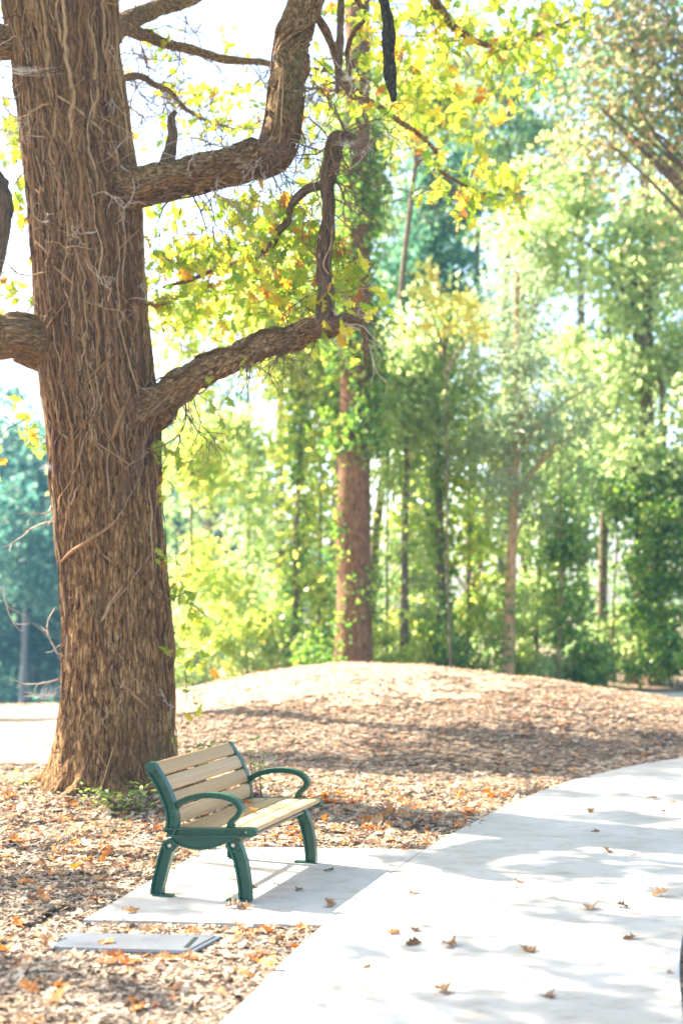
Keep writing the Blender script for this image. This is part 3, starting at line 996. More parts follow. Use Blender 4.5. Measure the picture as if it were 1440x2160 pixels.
limb('hanging_dead_branch', [px(800, -90, 11.6), px(808, -10, 11.6), px(818, 50, 11.6), px(820, 110, 11.6), px(824, 165, 11.6), px(829, 214, 11.6)], [rm(26), rm(26), rm(24), rm(27), rm(25), rm(11)], M['dark_bark'], 12, 60, .3, 43)
limb('hanging_dead_branch', [px(722, -60, 12.4), px(718, 20, 12.4), px(716, 80, 12.4), px(714, 140, 12.4), px(712, 195, 12.4)], [rm(10), rm(16), rm(20), rm(17), rm(7)], M['dead_wood'], 10, 40, .3, 47)
# off-frame crown limbs, so that the tree stands complete
for kk, (a, hgt, ln) in enumerate([(100, 9.3, 5.5), (160, 8.8, 6), (215, 8.4, 6), (270, 9.3, 5), (330, 9.6, 5.5), (35, 9.6, 6), (80, 10.0, 4)]):
    z0 = min(hgt, 9.8) - .4
    ctr = np.array([np.interp(z0, zr, xc), TY, z0])
    dv = np.array([math.cos(R(a)), math.sin(R(a)), 0])
    limb('limb', [ctr, ctr + dv * ln * .3 + [0, 0, .9], ctr + dv * ln * .65 + [0, 0, 1.7], ctr + dv * ln + [0, 0, 3.0]], [.3, .2, .13, .05], M['limb_bark'], 10, 40, .15, 60 + kk, wob=.15)

limb_vines(l1, L1, [rm(130), rm(95), rm(82), rm(80), rm(92), rm(84), rm(80), rm(84), rm(78), rm(70), rm(52), rm(34)], 16, np.random.default_rng(61), .05, .62)
limb_vines(l2, L2, [rm(110), rm(100), rm(72), rm(66), rm(62), rm(58), rm(50)], 10, np.random.default_rng(62))
limb_vines(l3, L3, [rm(44), rm(34), rm(32), rm(32), rm(34), rm(34), rm(24), rm(12)], 9, np.random.default_rng(63))
# dry vines over the trunk, each one a part
rv = np.random.default_rng(77)
fine = []
for kk in range(1300):
    kind = rv.random()
    z0 = rv.uniform(-.1, 7.3)
    if z0 < 2.9 and rv.random() < .7: z0 = rv.uniform(2.4, 7.3)
    th0 = R(rv.uniform(170, 370))
    if kind < .75:
        ln = rv.uniform(.7, 3.0)
        drift = rv.normal(0, .1)
    else:
        ln = rv.uniform(.3, 1.0)
        drift = rv.choice([-1, 1]) * rv.uniform(.35, 1.2)
    if z0 < 1.6:
        ln *= .7
    n = int(14 + ln * 16)
    s = np.linspace(0, 1, n)
    zv = z0 + s * ln
    tv = th0 + drift * s + (vnoise(s * ln * 3 + rv.uniform(0, 200), np.full(n, rv.uniform(0, 200)), 31) - .5) * .3 + (vnoise(s * ln * 11 + rv.uniform(0, 200), np.full(n, rv.uniform(0, 200)), 32) - .5) * .09
    r0 = rv.choice([.006, .009, .012, .016, .022], p=[.2, .27, .26, .18, .09])
    if kk >= 290: r0 = rv.uniform(.004, .008); ln *= .6
    if z0 < 1.5: r0 *= .75
    rr = r0 * np.minimum(1, 5 * (1 - s) + .15) * np.minimum(1, 5 * s + .25) * (1.1 - .4 * s) * (.85 + .3 * vnoise(s * 12, np.full(n, kk * 1.7), 33))
    zs = np.minimum(zv, 7.9)
    base = np.stack([trunk_r(zs + dz, np.mod(tv, 2 * np.pi)) for dz in (-.05, 0, .05)]).max(0)
    lift = r0 * .45 - .012 * sstep(3.0, 2.0, zv) + .025 * np.maximum(0, vnoise(s * 4 + kk, np.full(n, 9.1), 34) - .55) + rv.uniform(0, .014)
    rad_ = base + lift
    ker = np.ones(5) / 5
    rad_ = np.convolve(np.pad(rad_, 2, mode='edge'), ker, 'valid')
    P = np.stack([np.interp(zv, zr, xc) - OX + rad_ * np.cos(tv), rad_ * np.sin(tv), zv], -1)
    V, fs = tube_np(P, rr, 5)
    if kk < 290:
        obj('vine', mesh_np('vine', V, fs, M['vine'], True), oak)
    else:
        fine.append((V, fs))
tag(obj('fine_vine_web', mesh_np('fine_vine_web', *join_np(fine), M['vine_fine'], True), oak), kind='stuff')


for kk, (an, ln, r0) in enumerate([(195, .5, .09), (222, .5, .085), (250, .6, .1), (283, .7, .08), (318, .85, .1), (346, .8, .09), (170, .8, .09), (20, .8, .1), (90, .8, .1)]):
    dv = np.array([math.cos(R(an)), math.sin(R(an))]); sd_ = np.array([-dv[1], dv[0]])
    Q = []
    for q, t_ in enumerate(np.linspace(0, 1, 7)):
        d_ = .34 + t_ * ln
        xy = dv * d_ + sd_ * rv.normal(0, .03) * q / 2
        Q.append([xy[0], xy[1], float(gz(np.array([xy[0] + OX]), np.array([xy[1] + TY]))[0]) + .34 * (1 - t_) ** 3.2 - .05 * t_ - .01])
    obj('root', mesh_np('root', *tube_np(catmull(Q, 30), np.linspace(r0 * 1.25, r0 * .3, 30), 14, .25, 80 + kk, True, 6.0, .25), M['bark'], True), oak)


# twigs: pale dead side shoots on trunk and limbs
def twig_np(p, d, ln, r0, r_, n=14, wander=.35, forks=2, droop=0.0):
    out = []
    d = np.array(d, float); d /= np.linalg.norm(d)
    pts = [np.array(p, float)]
    dd = d.copy()
    for k in range(n - 1):
        dd = dd + r_.normal(0, wander / math.sqrt(n), 3) * 1.6 + np.array([0, 0, -droop / n])
        dd /= np.linalg.norm(dd)
        pts.append(pts[-1] + dd * ln / (n - 1))
    pts = np.array(pts)
    out.append(tube_np(pts, np.linspace(r0, r0 * .3, n), 4))
    tips = [pts]
    if forks > 0:
        for f in range(forks):
            k = int(r_.uniform(.25, .85) * (n - 1))
            dv = (pts[k] - pts[k - 1]); dv /= np.linalg.norm(dv)
            dv = dv + rand_dirs(1, r_)[0] * .8
            o2, t2 = twig_np(pts[k], dv, ln * r_.uniform(.3, .6), r0 * .6, r_, max(5, n // 2), wander, forks - 1 if forks > 1 and r_.random() < .5 else 0, droop)
            out += o2; tips += t2
    return out, tips


for kk in range(64):
    z0 = rv.uniform(4.4, 7.3) if kk < 56 else rv.uniform(1.0, 5)
    t0 = R(rv.uniform(175, 365))
    p = surf(np.array([z0]), np.array([t0]), .02)[0]
    d = np.array([math.cos(t0) * .55, math.sin(t0) * .55, rv.uniform(-.6, .5)]) + np.array([-math.sin(t0), math.cos(t0), 0]) * rv.uniform(-1, 1)
    pieces, _ = twig_np(p, d, rv.uniform(.25, .8), rv.uniform(.005, .009), rv, 12, .8, 3, rv.uniform(0, .8))
    obj('twig', mesh_np('twig', *join_np(pieces), M['pale_twig'] if rv.random() < .35 else M['vine'], False), oak)
# pale dead shoots standing out on the trunk's left side
for (a, b, a2, b2) in ((118, 1100, 0, 1132), (112, 1060, 60, 1140), (122, 1380, 55, 1305), (124, 1432, 35, 1452), (118, 1010, 70, 1090), (10, 1240, -8, 1330), (116, 1460, 70, 1490)):
    p = px(a, b, 12.75); e = px(a2, b2, 12.5)
    pieces, _ = twig_np(np.array(p) - OL, np.array(e - p), (e - p).length * 1.05, .011, rv, 12, .35, 2)
    obj('twig', mesh_np('twig', *join_np(pieces), M['pale_twig'], False), oak)
# thin drooping twigs under and around the limbs
for P, cnt, dr in ((L1, 46, 1.2), (L2, 26, 1.6), (L3, 34, .6), (L5, 26, .8), (L6, 28, .6), (L7, 18, .8), (L8, 12, .8), (L9, 10, .8)):
    for kk in range(cnt):
        i = rv.integers(int(len(P) * .12), int(len(P) * (.6 if P is L1 else .98)))
        d = rand_dirs(1, rv)[0]; d[1] *= .5; d[2] -= dr * .3
        pieces, _ = twig_np(P[i] - OL, d, rv.uniform(.35, 1.25), rv.uniform(.005, .010), rv, 14, .6, 4, dr)
        obj('twig', mesh_np('twig', *join_np(pieces), M['pale_twig'] if rv.random() < .25 else M['brown_twig'], False), oak)

# oak leaves on twigs: clusters (px, py, half-width, half-height, depth, depth spread, leaves, leaf size)
CL = [(350, 600, 45, 70, 13.2, .5, 60, .13), (440, 560, 70, 60, 13.2, .6, 95, .13), (520, 500, 60, 70, 13.1, .6, 95, .13), (600, 430, 70, 45, 12.7, .5, 70, .13), (600, 570, 80, 60, 12.9, .6, 85, .135),
      (460, 660, 60, 40, 13.2, .5, 40, .13), (640, 640, 60, 35, 12.5, .4, 40, .13), (730, 600, 50, 70, 12.6, .5, 55, .13), (520, 420, 40, 25, 13.3, .5, 30, .12), (690, 510, 50, 50, 12.6, .4, 40, .13), (350, 700, 30, 40, 13.0, .4, 16, .12),
      (870, 60, 110, 60, 14.0, 1.2, 100, .125), (1010, 60, 120, 60, 14.8, 1.2, 105, .125), (1150, 30, 110, 40, 15.6, 1.2, 110, .125), (940, 160, 110, 60, 14.4, 1.0, 90, .125), (1060, 190, 90, 50, 15.4, 1.0, 80, .12),
      (760, 160, 70, 60, 14.0, 1.0, 60, .12), (870, 280, 80, 50, 14.8, .8, 60, .12), (1000, 400, 70, 35, 15.6, .6, 90, .125), (1080, 400, 40, 30, 15.8, .5, 40, .125), (760, 50, 80, 60, 13.6, .8, 60, .12),
      (480, 200, 120, 50, 15.5, 1.0, 80, .1), (400, 190, 60, 50, 15.0, .8, 45, .1), (320, 230, 50, 60, 14.6, .8, 30, .09), (330, 40, 60, 40, 14.6, .8, 16, .09), (480, 60, 70, 50, 15.2, .8, 16, .09), (370, 480, 60, 50, 14.5, .8, 30, .11), (560, 250, 60, 40, 15.8, .8, 40, .1), (690, 230, 60, 40, 14.6, .8, 40, .12),
      (25, 230, 25, 50, 13.6, .5, 20, .12), (45, 330, 22, 60, 13.6, .5, 22, .12), (55, 450, 14, 50, 13.6, .4, 14, .12), (30, 620, 40, 30, 13.4, .5, 30, .12),
      (60, 935, 45, 45, 12.7, .3, 20, .11), (45, 835, 22, 18, 12.8, .2, 6, .1),
      (378, 950, 28, 50, 12.9, .3, 28, .10), (388, 1340, 26, 45, 12.9, .2, 36, .09), (372, 1200, 12, 60, 12.9, .2, 20, .08), (380, 1420, 14, 20, 12.9, .2, 8, .09), (440, 860, 20, 18, 12.6, .2, 6, .1), (545, 770, 20, 18, 12.4, .2, 5, .1)]
leaf_shapes = [oak_leaf_shape(100 + k, .55) for k in range(8)]
LP, LS = [], []
twig_parts = []
for (a, b, w, h, Y, dY, n, sz) in CL:
    n = int(n * 1.35); nt_ = max(1, n // 9)
    got = 0
    for kk in range(nt_):
        c = np.array(at(a + rv.normal(0, w * .55), b + rv.normal(0, h * .55), Y + rv.normal(0, dY * .5)))
        d = rand_dirs(1, rv)[0] + np.array([0, 0, -.2])
        pieces, tips = twig_np(c - d / np.linalg.norm(d) * .25, d, rv.uniform(.4, .8), .005, rv, 10, .5, 2, .3)
        twig_parts.append(join_np([(V - OL, f) for V, f in pieces]))
        allp = np.vstack(tips)
        m = n // nt_
        idx = rv.integers(2, len(allp), m)
        LP.append(allp[idx] + rv.normal(0, .035, (m, 3))); LS.append(np.full(m, sz * 1.25))
for tp in twig_parts:
    obj('leaf_twig', mesh_np('leaf_twig', *tp, M['brown_twig'], False), oak)
LP = np.vstack(LP); LS = np.concatenate(LS) * rv.uniform(.65, 1.2, len(LP))


def leaf_rots(n, r_, hang=.8):
    return rot_mats(r_.uniform(0, 2 * np.pi, n), r_.uniform(0, 2 * np.pi, n), r_.uniform(.3, 2.0, n))


LQ = leaf_rots(len(LP), rv)
size_px = LS / LP[:, 1]
inframe = (np.abs((LP[:, 0]) / LP[:, 1] * F) < 740) & (LP[:, 2] < EYE + HZ / F * LP[:, 1])
order = np.argsort(-(size_px * inframe * rv.uniform(.7, 1.3, len(LP))))
single = order[:300]
rest = order[300:]
leaf_me = [mesh_np('oak_leaf', V, [f], M['oak_leaf_obj'], False) for V, f in leaf_shapes]
from mathutils import Matrix
for i in single:
    o = obj('leaf', leaf_me[int(rv.integers(0, 8))], oak)
    o.matrix_local = Matrix.Translation(Vector(LP[i] - OL)) @ Matrix(LQ[i].tolist()).to_4x4() @ Matrix.Scale(float(LS[i]), 4)
V, fs = scatter_shapes(leaf_shapes, LP[rest] - OL, LQ[rest], LS[rest], rv.integers(0, 8, len(rest)))
tag(obj('foliage', mesh_np('foliage', V, fs, M['oak_leaf'], False), oak), kind='stuff')
# the rest of the crown, mostly above the frame
CP = []
for kk in range(150):
    a = rv.uniform(0, 2 * np.pi); rr = 7.0 * math.sqrt(rv.uniform(.03, 1))
    p = np.array([OX + rr * math.cos(a), TY + rr * math.sin(a), rv.uniform(7.6, 12.5) - (rr / 7) ** 2 * 1.2])
    ppx = 720 + p[0] / p[1] * F; ppy = HZ - (p[2] - EYE) / p[1] * F
    if -30 < ppx < 1500 and ppy > -70: continue
    blk = False
    for zt in (.6, 1.3, 2.0, 2.7, 3.3):
        q = (p[2] - zt) / math.tan(SUN_EL)
        if np.hypot(p[0] - (OX - .45 + SUN_TO.x * q), p[1] - (TY + SUN_TO.y * q)) < 2.3: blk = True
    if blk: continue
    m = int(rv.uniform(50, 130))
    CP.append(p + rv.normal(0, 1, (m, 3)) * np.array([.6, .6, .35]))
CP = np.vstack(CP)
qx = 720 + CP[:, 0] / np.maximum(CP[:, 1], .1) * F; qy = HZ - (CP[:, 2] - EYE) / np.maximum(CP[:, 1], .1) * F
CP = CP[~((qx > -25) & (qx < 1465) & (qy > -25))]
V, fs = leaf_cloud(CP - OL, .15, .10, .2, rv)
tag(obj('crown', mesh_np('crown', V, fs, M['oak_leaf_high'], False), oak), kind='stuff')

# cobwebs caught on trunk and twigs
rw = np.random.default_rng(5)
for (a, b, w, h, Y, dx, dy) in ((50, 145, 45, 9, 12.15, 60, 12), (100, 1470, 26, 8, 12.5, 30, -26), (730, 300, 26, 10, 12.1, 20, 4), (735, 165, 20, 6, 12.3, 16, -4), (100, 985, 14, 8, 12.5, -14, -6)):
    wb = tag(obj('cobweb', None, None, tuple(at(a, b, Y))),)
    c = np.array(at(a, b, Y)); pcs = []
    for kk in range(60):
        e0 = np.array(at(a + rw.normal(0, w * .5) - dx * rw.random() * .5, b + rw.normal(0, h * .5), Y + rw.normal(0, .03)))
        e1 = np.array(at(a + rw.normal(0, w * .5) + dx * .7 * rw.random(), b + rw.normal(0, h * .5) + dy * rw.random(), Y + rw.normal(0, .03)))
        mid = (e0 + e1) / 2 - [0, 0, np.linalg.norm(e1 - e0) * .08]
        pcs.append(tube_np(np.array([e0, mid, e1]) - c, .00075, 3, cap=False))
    col.objects.unlink(wb); bpy.data.objects.remove(wb)
    o = obj('cobweb', mesh_np('cobweb', *join_np(pcs), M['web'], False), oak, tuple(c - OL))
    tag(o, kind='stuff')


# ------------------------------------------------------------------ woods
rb = np.random.default_rng(303)


def g1(x, y): return float(gz(np.array([x]), np.array([y]))[0])


def clumps(ells, n, spread, r_, shell=.55):
    """leaf positions in many small clumps inside ellipsoids (world coords)"""
    vol = np.array([e[3] * e[4] * e[5] for e in ells]) ** .8
    cnt = (vol / vol.sum() * n).astype(int)
    out, cen = [], []
    for e, m in zip(ells, cnt):
        K = max(4, m // 70)
        d = rand_dirs(K, r_) * (r_.random((K, 1)) ** (shell))
        c = np.array(e[:3]) + d * np.array(e[3:6])
        w = r_.uniform(.3, 1.7, K); w /= w.sum()
        idx = r_.choice(K, m, p=w)
        sp = spread * r_.uniform(.5, 1.3, K)
        P = c[idx] + r_.normal(0, 1, (m, 3)) * sp[idx][:, None] * np.array([1, 1, .6])
        out.append(P); cen.append(c)
    return np.vstack(out), np.vstack(cen)


def tree(name, label, cat, x, y, h, r0, ells, mat, n, leaf=(.13, .09), bark='wood_bark', lean=(0, 0), limbs=9, spread=.34, droop=.15, group=None, crook=.12, ivy=None, crown=True, taper=.35, ivy2=None):
    r_ = rb
    z0 = g1(x, y)
    root = thing(name, label, cat, (x, y, z0), group)
    O = np.array([x, y, z0])
    m = 26
    s = np.linspace(0, 1, m)
    P = np.stack([lean[0] * s + crook * (vnoise(s * 4 + r_.uniform(0, 90), np.full(m, 1.5), 51) - .5) * 2 * s, lean[1] * s + crook * (vnoise(s * 4 + r_.uniform(0, 90), np.full(m, 7.5), 52) - .5) * 2 * s, -.25 + s * (h + .25)], 1)
    rr = r0 * (1 - (1 - taper) * s) * (1 + .4 * np.exp(-s * h * 1.6))
    obj('trunk', mesh_np('trunk', *tube_np(P, rr, 14, .1, int(r_.integers(0, 999)), freq=2), M[bark], True), root)
    if crown:
        L, cen = clumps(ells, n, spread, r_)
        V, fs = leaf_cloud(L - O, leaf[0], leaf[1], droop, r_)
        obj('crown', mesh_np('crown', V, fs, M[mat], False), root)
        for k in range(limbs):
            c = cen[int(r_.integers(0, len(cen)))] - O
            sp = np.clip((c[2] - np.hypot(c[0] - lean[0] * .5, c[1]) * .7) / (h + .25), .12, .95)
            p0 = np.array([np.interp(sp, s, P[:, j]) for j in range(3)])
            mid = p0 * .5 + c * .5 + np.array([0, 0, r_.uniform(-.1, .35)]) + r_.normal(0, .12, 3)
            Q = catmull([p0, mid, c], 12)
            b0 = max(.015, r0 * r_.uniform(.18, .4))
            obj('limb', mesh_np('limb', *tube_np(Q, np.linspace(b0, b0 * .25, 12), 6, .12, k), M[bark], True), root)
    for iv in (ivy, ivy2):
        if not iv: continue
        zA, zB, cnt, off, lf = iv
        zi = r_.uniform(zA, zB, cnt)
        ti = r_.uniform(0, 2 * np.pi, cnt)
        si = np.clip((zi + .25) / (h + .25), 0, 1)
        keep = vnoise(ti / (2 * np.pi) * 5, zi * 1.1 + 30, int(r_.integers(0, 99)), 5) > .43
        ri_ = np.interp(si, s, rr) + np.abs(r_.normal(0, off, cnt)) + .02
        C = np.stack([np.interp(si, s, P[:, 0]) + ri_ * np.cos(ti), np.interp(si, s, P[:, 1]) + ri_ * np.sin(ti), zi], 1)[keep]
        V, fs = leaf_cloud(C, lf, lf * .8, .5, r_)
        obj('ivy', mesh_np('ivy', V, fs, M['f_ivy'], False), root)
    return root


def E(pxc, pyc, Y, wpx, hpx, dy=None):
    """ellipsoid given by its middle in the photo, distance and half sizes in photo pixels"""
    c = at(pxc, pyc, Y)
    w = wpx / F * Y; h = hpx / F * Y
    return (c.x, c.y, c.z, w, dy if dy else max(.8, w * .8), h)


def bx(pxc, Y): return (pxc - 720) / F * Y


# big pine behind the mound
tree('pine_tree', 'tall straight pine with thick reddish brown trunk and ivy behind the mound', 'tree', bx(745, 25.6), 25.6, 17.5, .345,
     [(bx(745, 25.6), 25.6, 15.8, 3.0, 3.0, 1.6), (bx(745, 25.6), 25.6, 17.5, 2.2, 2.2, 1.4)], 'f_dark', 9000, (.22, .02), 'pine_bark', (.1, 0), 10, .5, .1, ivy=(.4, 11.5, 3000, .15, .12), crook=.05, taper=.55, ivy2=(4.4, 10.8, 5200, .2, .13))
# ivy hung slim trunks along the wood's edge
tree('ivy_clad_tree', 'slim ivy covered trunk left of the tall pine', 'tree', bx(620, 27.2), 27.2, 7.5, .07, [E(610, 700, 27.2, 110, 190)], 'f_yellowgreen', 2400, (.18, .13), 'wood_bark', (.1, 0), 7, ivy=(.1, 6, 1500, .12, .12))
tree('young_tree', 'thin bare brown trunk just right of the tall pine', 'tree', bx(850, 27.6), 27.6, 6.5, .10, [E(860, 820, 27.6, 110, 150)], 'f_light', 2300, (.18, .13), 'wood_bark', (.1, .2), 7, ivy=(.1, 1.0, 250, .12, .1))
tree('ivy_clad_tree', 'dark trunk wrapped in ivy between the pine and the tan trunk', 'tree', bx(932, 28.2), 28.2, 8.5, .12, [E(925, 760, 28.2, 90, 160)], 'f_light', 2300, (.18, .13), 'wood_bark', (-.1, .2), 7, ivy=(0, 5, 1700, .14, .12))
tree('cedar_tree', 'feathery grey green cedar on a tan ivy flecked trunk at the edge of the woods', 'tree', bx(1070, 26.8), 26.8, 8.2, .13,
     [E(1110, 900, 27.2, 130, 170), E(1080, 740, 27.3, 110, 150), E(1180, 860, 27.0, 90, 130), E(1100, 600, 27.3, 80, 110), E(1010, 960, 27.0, 80, 110), E(1120, 1040, 26.9, 110, 80), E(1230, 930, 27.0, 50, 80), E(1065, 1040, 26.2, 70, 80, .5), E(1085, 880, 26.3, 70, 100, .5), E(1090, 740, 26.4, 60, 90, .5)], 'f_cedar', 10500, (.18, .035), 'tan_bark', (.25, .3), 16, .33, .0, ivy=(0, 2.6, 500, .05, .1))
tree('ivy_clad_tree', 'thin pale trunk with bright green ivy curtain beside the cedar', 'tree', bx(1174, 27.2), 27.2, 4.4, .06, [E(1195, 1150, 27.4, 45, 110), E(1205, 1290, 27.3, 35, 90)], 'f_ivy', 2600, (.11, .09), 'tan_bark', (.15, .1), 4, .22, .6, ivy=(.1, 4, 450, .06, .1))
tree('young_tree', 'dark bare trunk standing in the shaded gap of the woods', 'tree', bx(1268, 30.5), 30.5, 8.5, .13, [E(1270, 820, 30.5, 120, 170)], 'f_light', 2300, (.18, .13), 'wood_bark', (.1, 0), 7)
ivyE = [E(1350, 1200, 28.3, 30, 160), E(1395, 1100, 28.1, 45, 130), E(1440, 1180, 28.0, 50, 190), E(1390, 1300, 28.1, 50, 120), E(1340, 1040, 28.4, 45, 60), E(1480, 1100, 28.2, 60, 220), E(1425, 1020, 28.2, 60, 70)]
tree('ivy_clad_tree', 'broad trunk buried under a hanging curtain of ivy at the right edge of the woods', 'tree', bx(1372, 28.8), 28.8, 6.4, .17, ivyE, 'f_ivy', 7500, (.13, .1), 'wood_bark', (.2, 0), 10, .2, .7, ivy=(0, 5, 1500, .1, .11))
# leaning ivy trunk
tree('leaning_tree', 'ivy wrapped trunk leaning to the right between the cedar and the pine', 'tree', bx(955, 31.0), 31.0, 10.4, .13, [E(1150, 500, 30.2, 110, 100)], 'f_light', 2000, (.18, .13), 'wood_bark', (2.1, .3), 8, ivy=(2.5, 9.5, 2600, .16, .13), crook=.3)
# broad trees on the right
tree('broadleaf_tree', 'bright broadleaf tree speckled with yellow leaves above the ivy curtain', 'tree', bx(1345, 29.5), 29.5, 13, .2,
     [E(1330, 560, 29.5, 150, 170), E(1420, 760, 29, 130, 150), E(1290, 800, 29.2, 100, 120), E(1440, 480, 30, 120, 170), E(1200, 420, 30, 110, 120), E(1330, 960, 28.4, 120, 90), E(1460, 930, 28, 90, 100)], 'f_light', 8000, (.18, .14), 'wood_bark', (.3, 0), 16)
tree('rusty_tree', 'rusty brown leaved tree with slanting dark limbs high on the right', 'tree', bx(1590, 23.5), 23.5, 11, .16,
     [E(1300, 190, 23, 130, 110), E(1420, 90, 23, 160, 130), E(1400, 290, 23.3, 110, 100), E(1270, 300, 23, 70, 70), E(1480, 350, 23.6, 110, 160), E(1340, 20, 23, 150, 90)], 'f_brown', 5200, (.14, .095), 'wood_bark', (-.7, -.2), 26, .6)
tree('broadleaf_tree', 'airy pale green tree rising between the pine and the rusty tree', 'tree', bx(1060, 42), 42, 18, .2,
     [E(1000, 150, 42, 160, 150), E(1130, 180, 42, 130, 130), E(1100, 360, 42, 130, 110), E(1180, 300, 41.5, 90, 90), E(960, 300, 41.5, 110, 100)], 'f_light', 4600, (.24, .17), 'wood_bark', (.2, 0), 16)
tree('evergreen_tree', 'dark blue green evergreen right of the pine trunk', 'tree', bx(905, 38), 38, 13.5, .16,
     [E(930, 400, 38, 75, 110), E(900, 540, 38, 80, 110), E(960, 600, 38, 60, 90), E(860, 600, 38, 55, 70)], 'f_dark', 4600, (.22, .16), 'wood_bark', (.1, 0), 10, .35)
tree('yellow_maple', 'small tree with bright yellow leaves before the dark evergreen', 'tree', bx(950, 25.4), 25.4, 6.6, .028, [E(a, b, 25.2, w, h, .35) for a, b, w, h in ((905, 572, 20, 14), (888, 622, 16, 22), (925, 640, 18, 14), (965, 625, 26, 14), (990, 655, 18, 18), (955, 690, 22, 12), (1010, 700, 24, 14), (890, 690, 14, 10))], 'f_yellow', 330, (.15, .12), 'wood_bark', (-.1, 0), 12, .13)
tree('broadleaf_tree', 'light green tree spreading behind and left of the tall pine', 'tree', bx(700, 42.5), 42.5, 17, .2,
     [E(780, 250, 42.5, 120, 160), E(700, 420, 42.5, 120, 130), E(820, 480, 42.5, 110, 130), E(620, 560, 42.5, 110, 100)], 'f_light', 4600, (.24, .17), 'wood_bark', (.4, 0), 14)
tree('forked_tree', 'brown forked limbs slanting up to the right past the pine', 'tree', bx(765, 29), 29, 11.5, .12, [E(880, 230, 29, 90, 80)], 'f_yellowgreen', 1800, (.18, .13), 'wood_bark', (1.1, 0), 8, crook=.25)
# light understory to the left of the pine
und = [(400, 28.5, 'f_yellowgreen', [(420, 1000, 80, 190), (400, 740, 70, 150), (440, 1230, 80, 130)], 8.5, 'yellow green young tree at the open edge beside the oak'),
       (520, 29, 'f_light', [(520, 900, 90, 200), (500, 660, 80, 120), (540, 1160, 90, 170)], 8.6, 'pale leafy young tree standing between oak and pine'),
       (670, 27.6, 'f_yellowgreen', [(650, 1000, 60, 200), (650, 1240, 70, 120), (690, 820, 70, 130)], 7.2, 'sunny yellow green sapling hugging the pine trunk'),
       (815, 28, 'f_light', [(840, 1010, 70, 150), (840, 1180, 80, 120), (810, 820, 70, 130)], 7.2, 'pale green sapling filling the gap right of the pine'),
       (890, 28.6, 'f_yellowgreen', [(900, 1120, 60, 140), (890, 930, 70, 120), (880, 1280, 70, 80)], 6.6, 'bright yellow green sapling beside the thin brown trunk'),
       (985, 28.4, 'f_yellowgreen', [(1000, 1100, 70, 150), (980, 920, 70, 120), (1010, 1250, 60, 90)], 6.6, 'soft green sapling behind the tan cedar trunk'),
       (1130, 28.6, 'f_light', [(1130, 1180, 60, 120), (1150, 1050, 70, 100), (1110, 1300, 50, 70)], 5.6, 'soft green sapling between cedar trunk and thin pale trunk'),
       (1290, 29.4, 'f_mid', [(1290, 1060, 70, 110), (1240, 980, 70, 90)], 6.0, 'green sapling above the shaded gap')]
for (a, Y, mt, es, h, lab) in und:
    tree('sapling', lab, 'sapling', bx(a, Y), Y, h, .035, [E(p[0], p[1], Y, p[2], p[3], .55) for p in es], mt, 2800 if a < 700 else 1800, (.17, .13), 'wood_bark', (.1, 0), 10, .34, group='saplings along the wood edge')
# far backdrop of the wood
bk = [(330, 46, 9, 'f_mid', 'hazy tree seen just right of the oak trunk'), (450, 44, 11, 'f_light', 'pale tree deep in the woods behind the understory'), (590, 43, 13, 'f_mid', 'mid green tree deep in the woods left of the pine'), (730, 45, 17, 'f_dark', 'dark tree deep in the woods behind the pine'),
      (860, 42, 18, 'f_mid', 'tall mid green tree deep behind the evergreen'), (990, 44, 19, 'f_dark', 'tall dark tree deep behind the yellow maple'), (1110, 42, 19, 'f_mid', 'tall tree deep behind the cedar'), (1230, 40, 18, 'f_dark', 'dark tree deep behind the shaded gap'),
      (1350, 41, 19, 'f_mid', 'tall tree deep behind the bright broadleaf tree'), (1480, 38, 18, 'f_dark', 'dark tree deep behind the ivy curtain')]
for (a, Y, h, mt, lab) in bk:
    x = bx(a, Y)
    es = []
    for k in range(9):
        zc = h * (.12 + .88 * (k + .5) / 9)
        w = 2.3 * (1 - abs(zc / h - .55) * .7)
        es.append((x + rb.normal(0, .7), Y + rb.normal(0, .7), zc, w, w, h / 9))
    tree('woodland_tree', lab, 'tree', x, Y, h * .85, .2, es, mt, 1700, (.26, .19), 'wood_bark', (rb.normal(0, .4), 0), 10, .6, group='trees deep in the woods')
# two trees left of the frame: their shade lies over the mound and streaks the path
def S(x, y, z):
    q = z / math.tan(SUN_EL)
    return np.array([x + SUN_TO.x * q, y + SUN_TO.y * q, z])


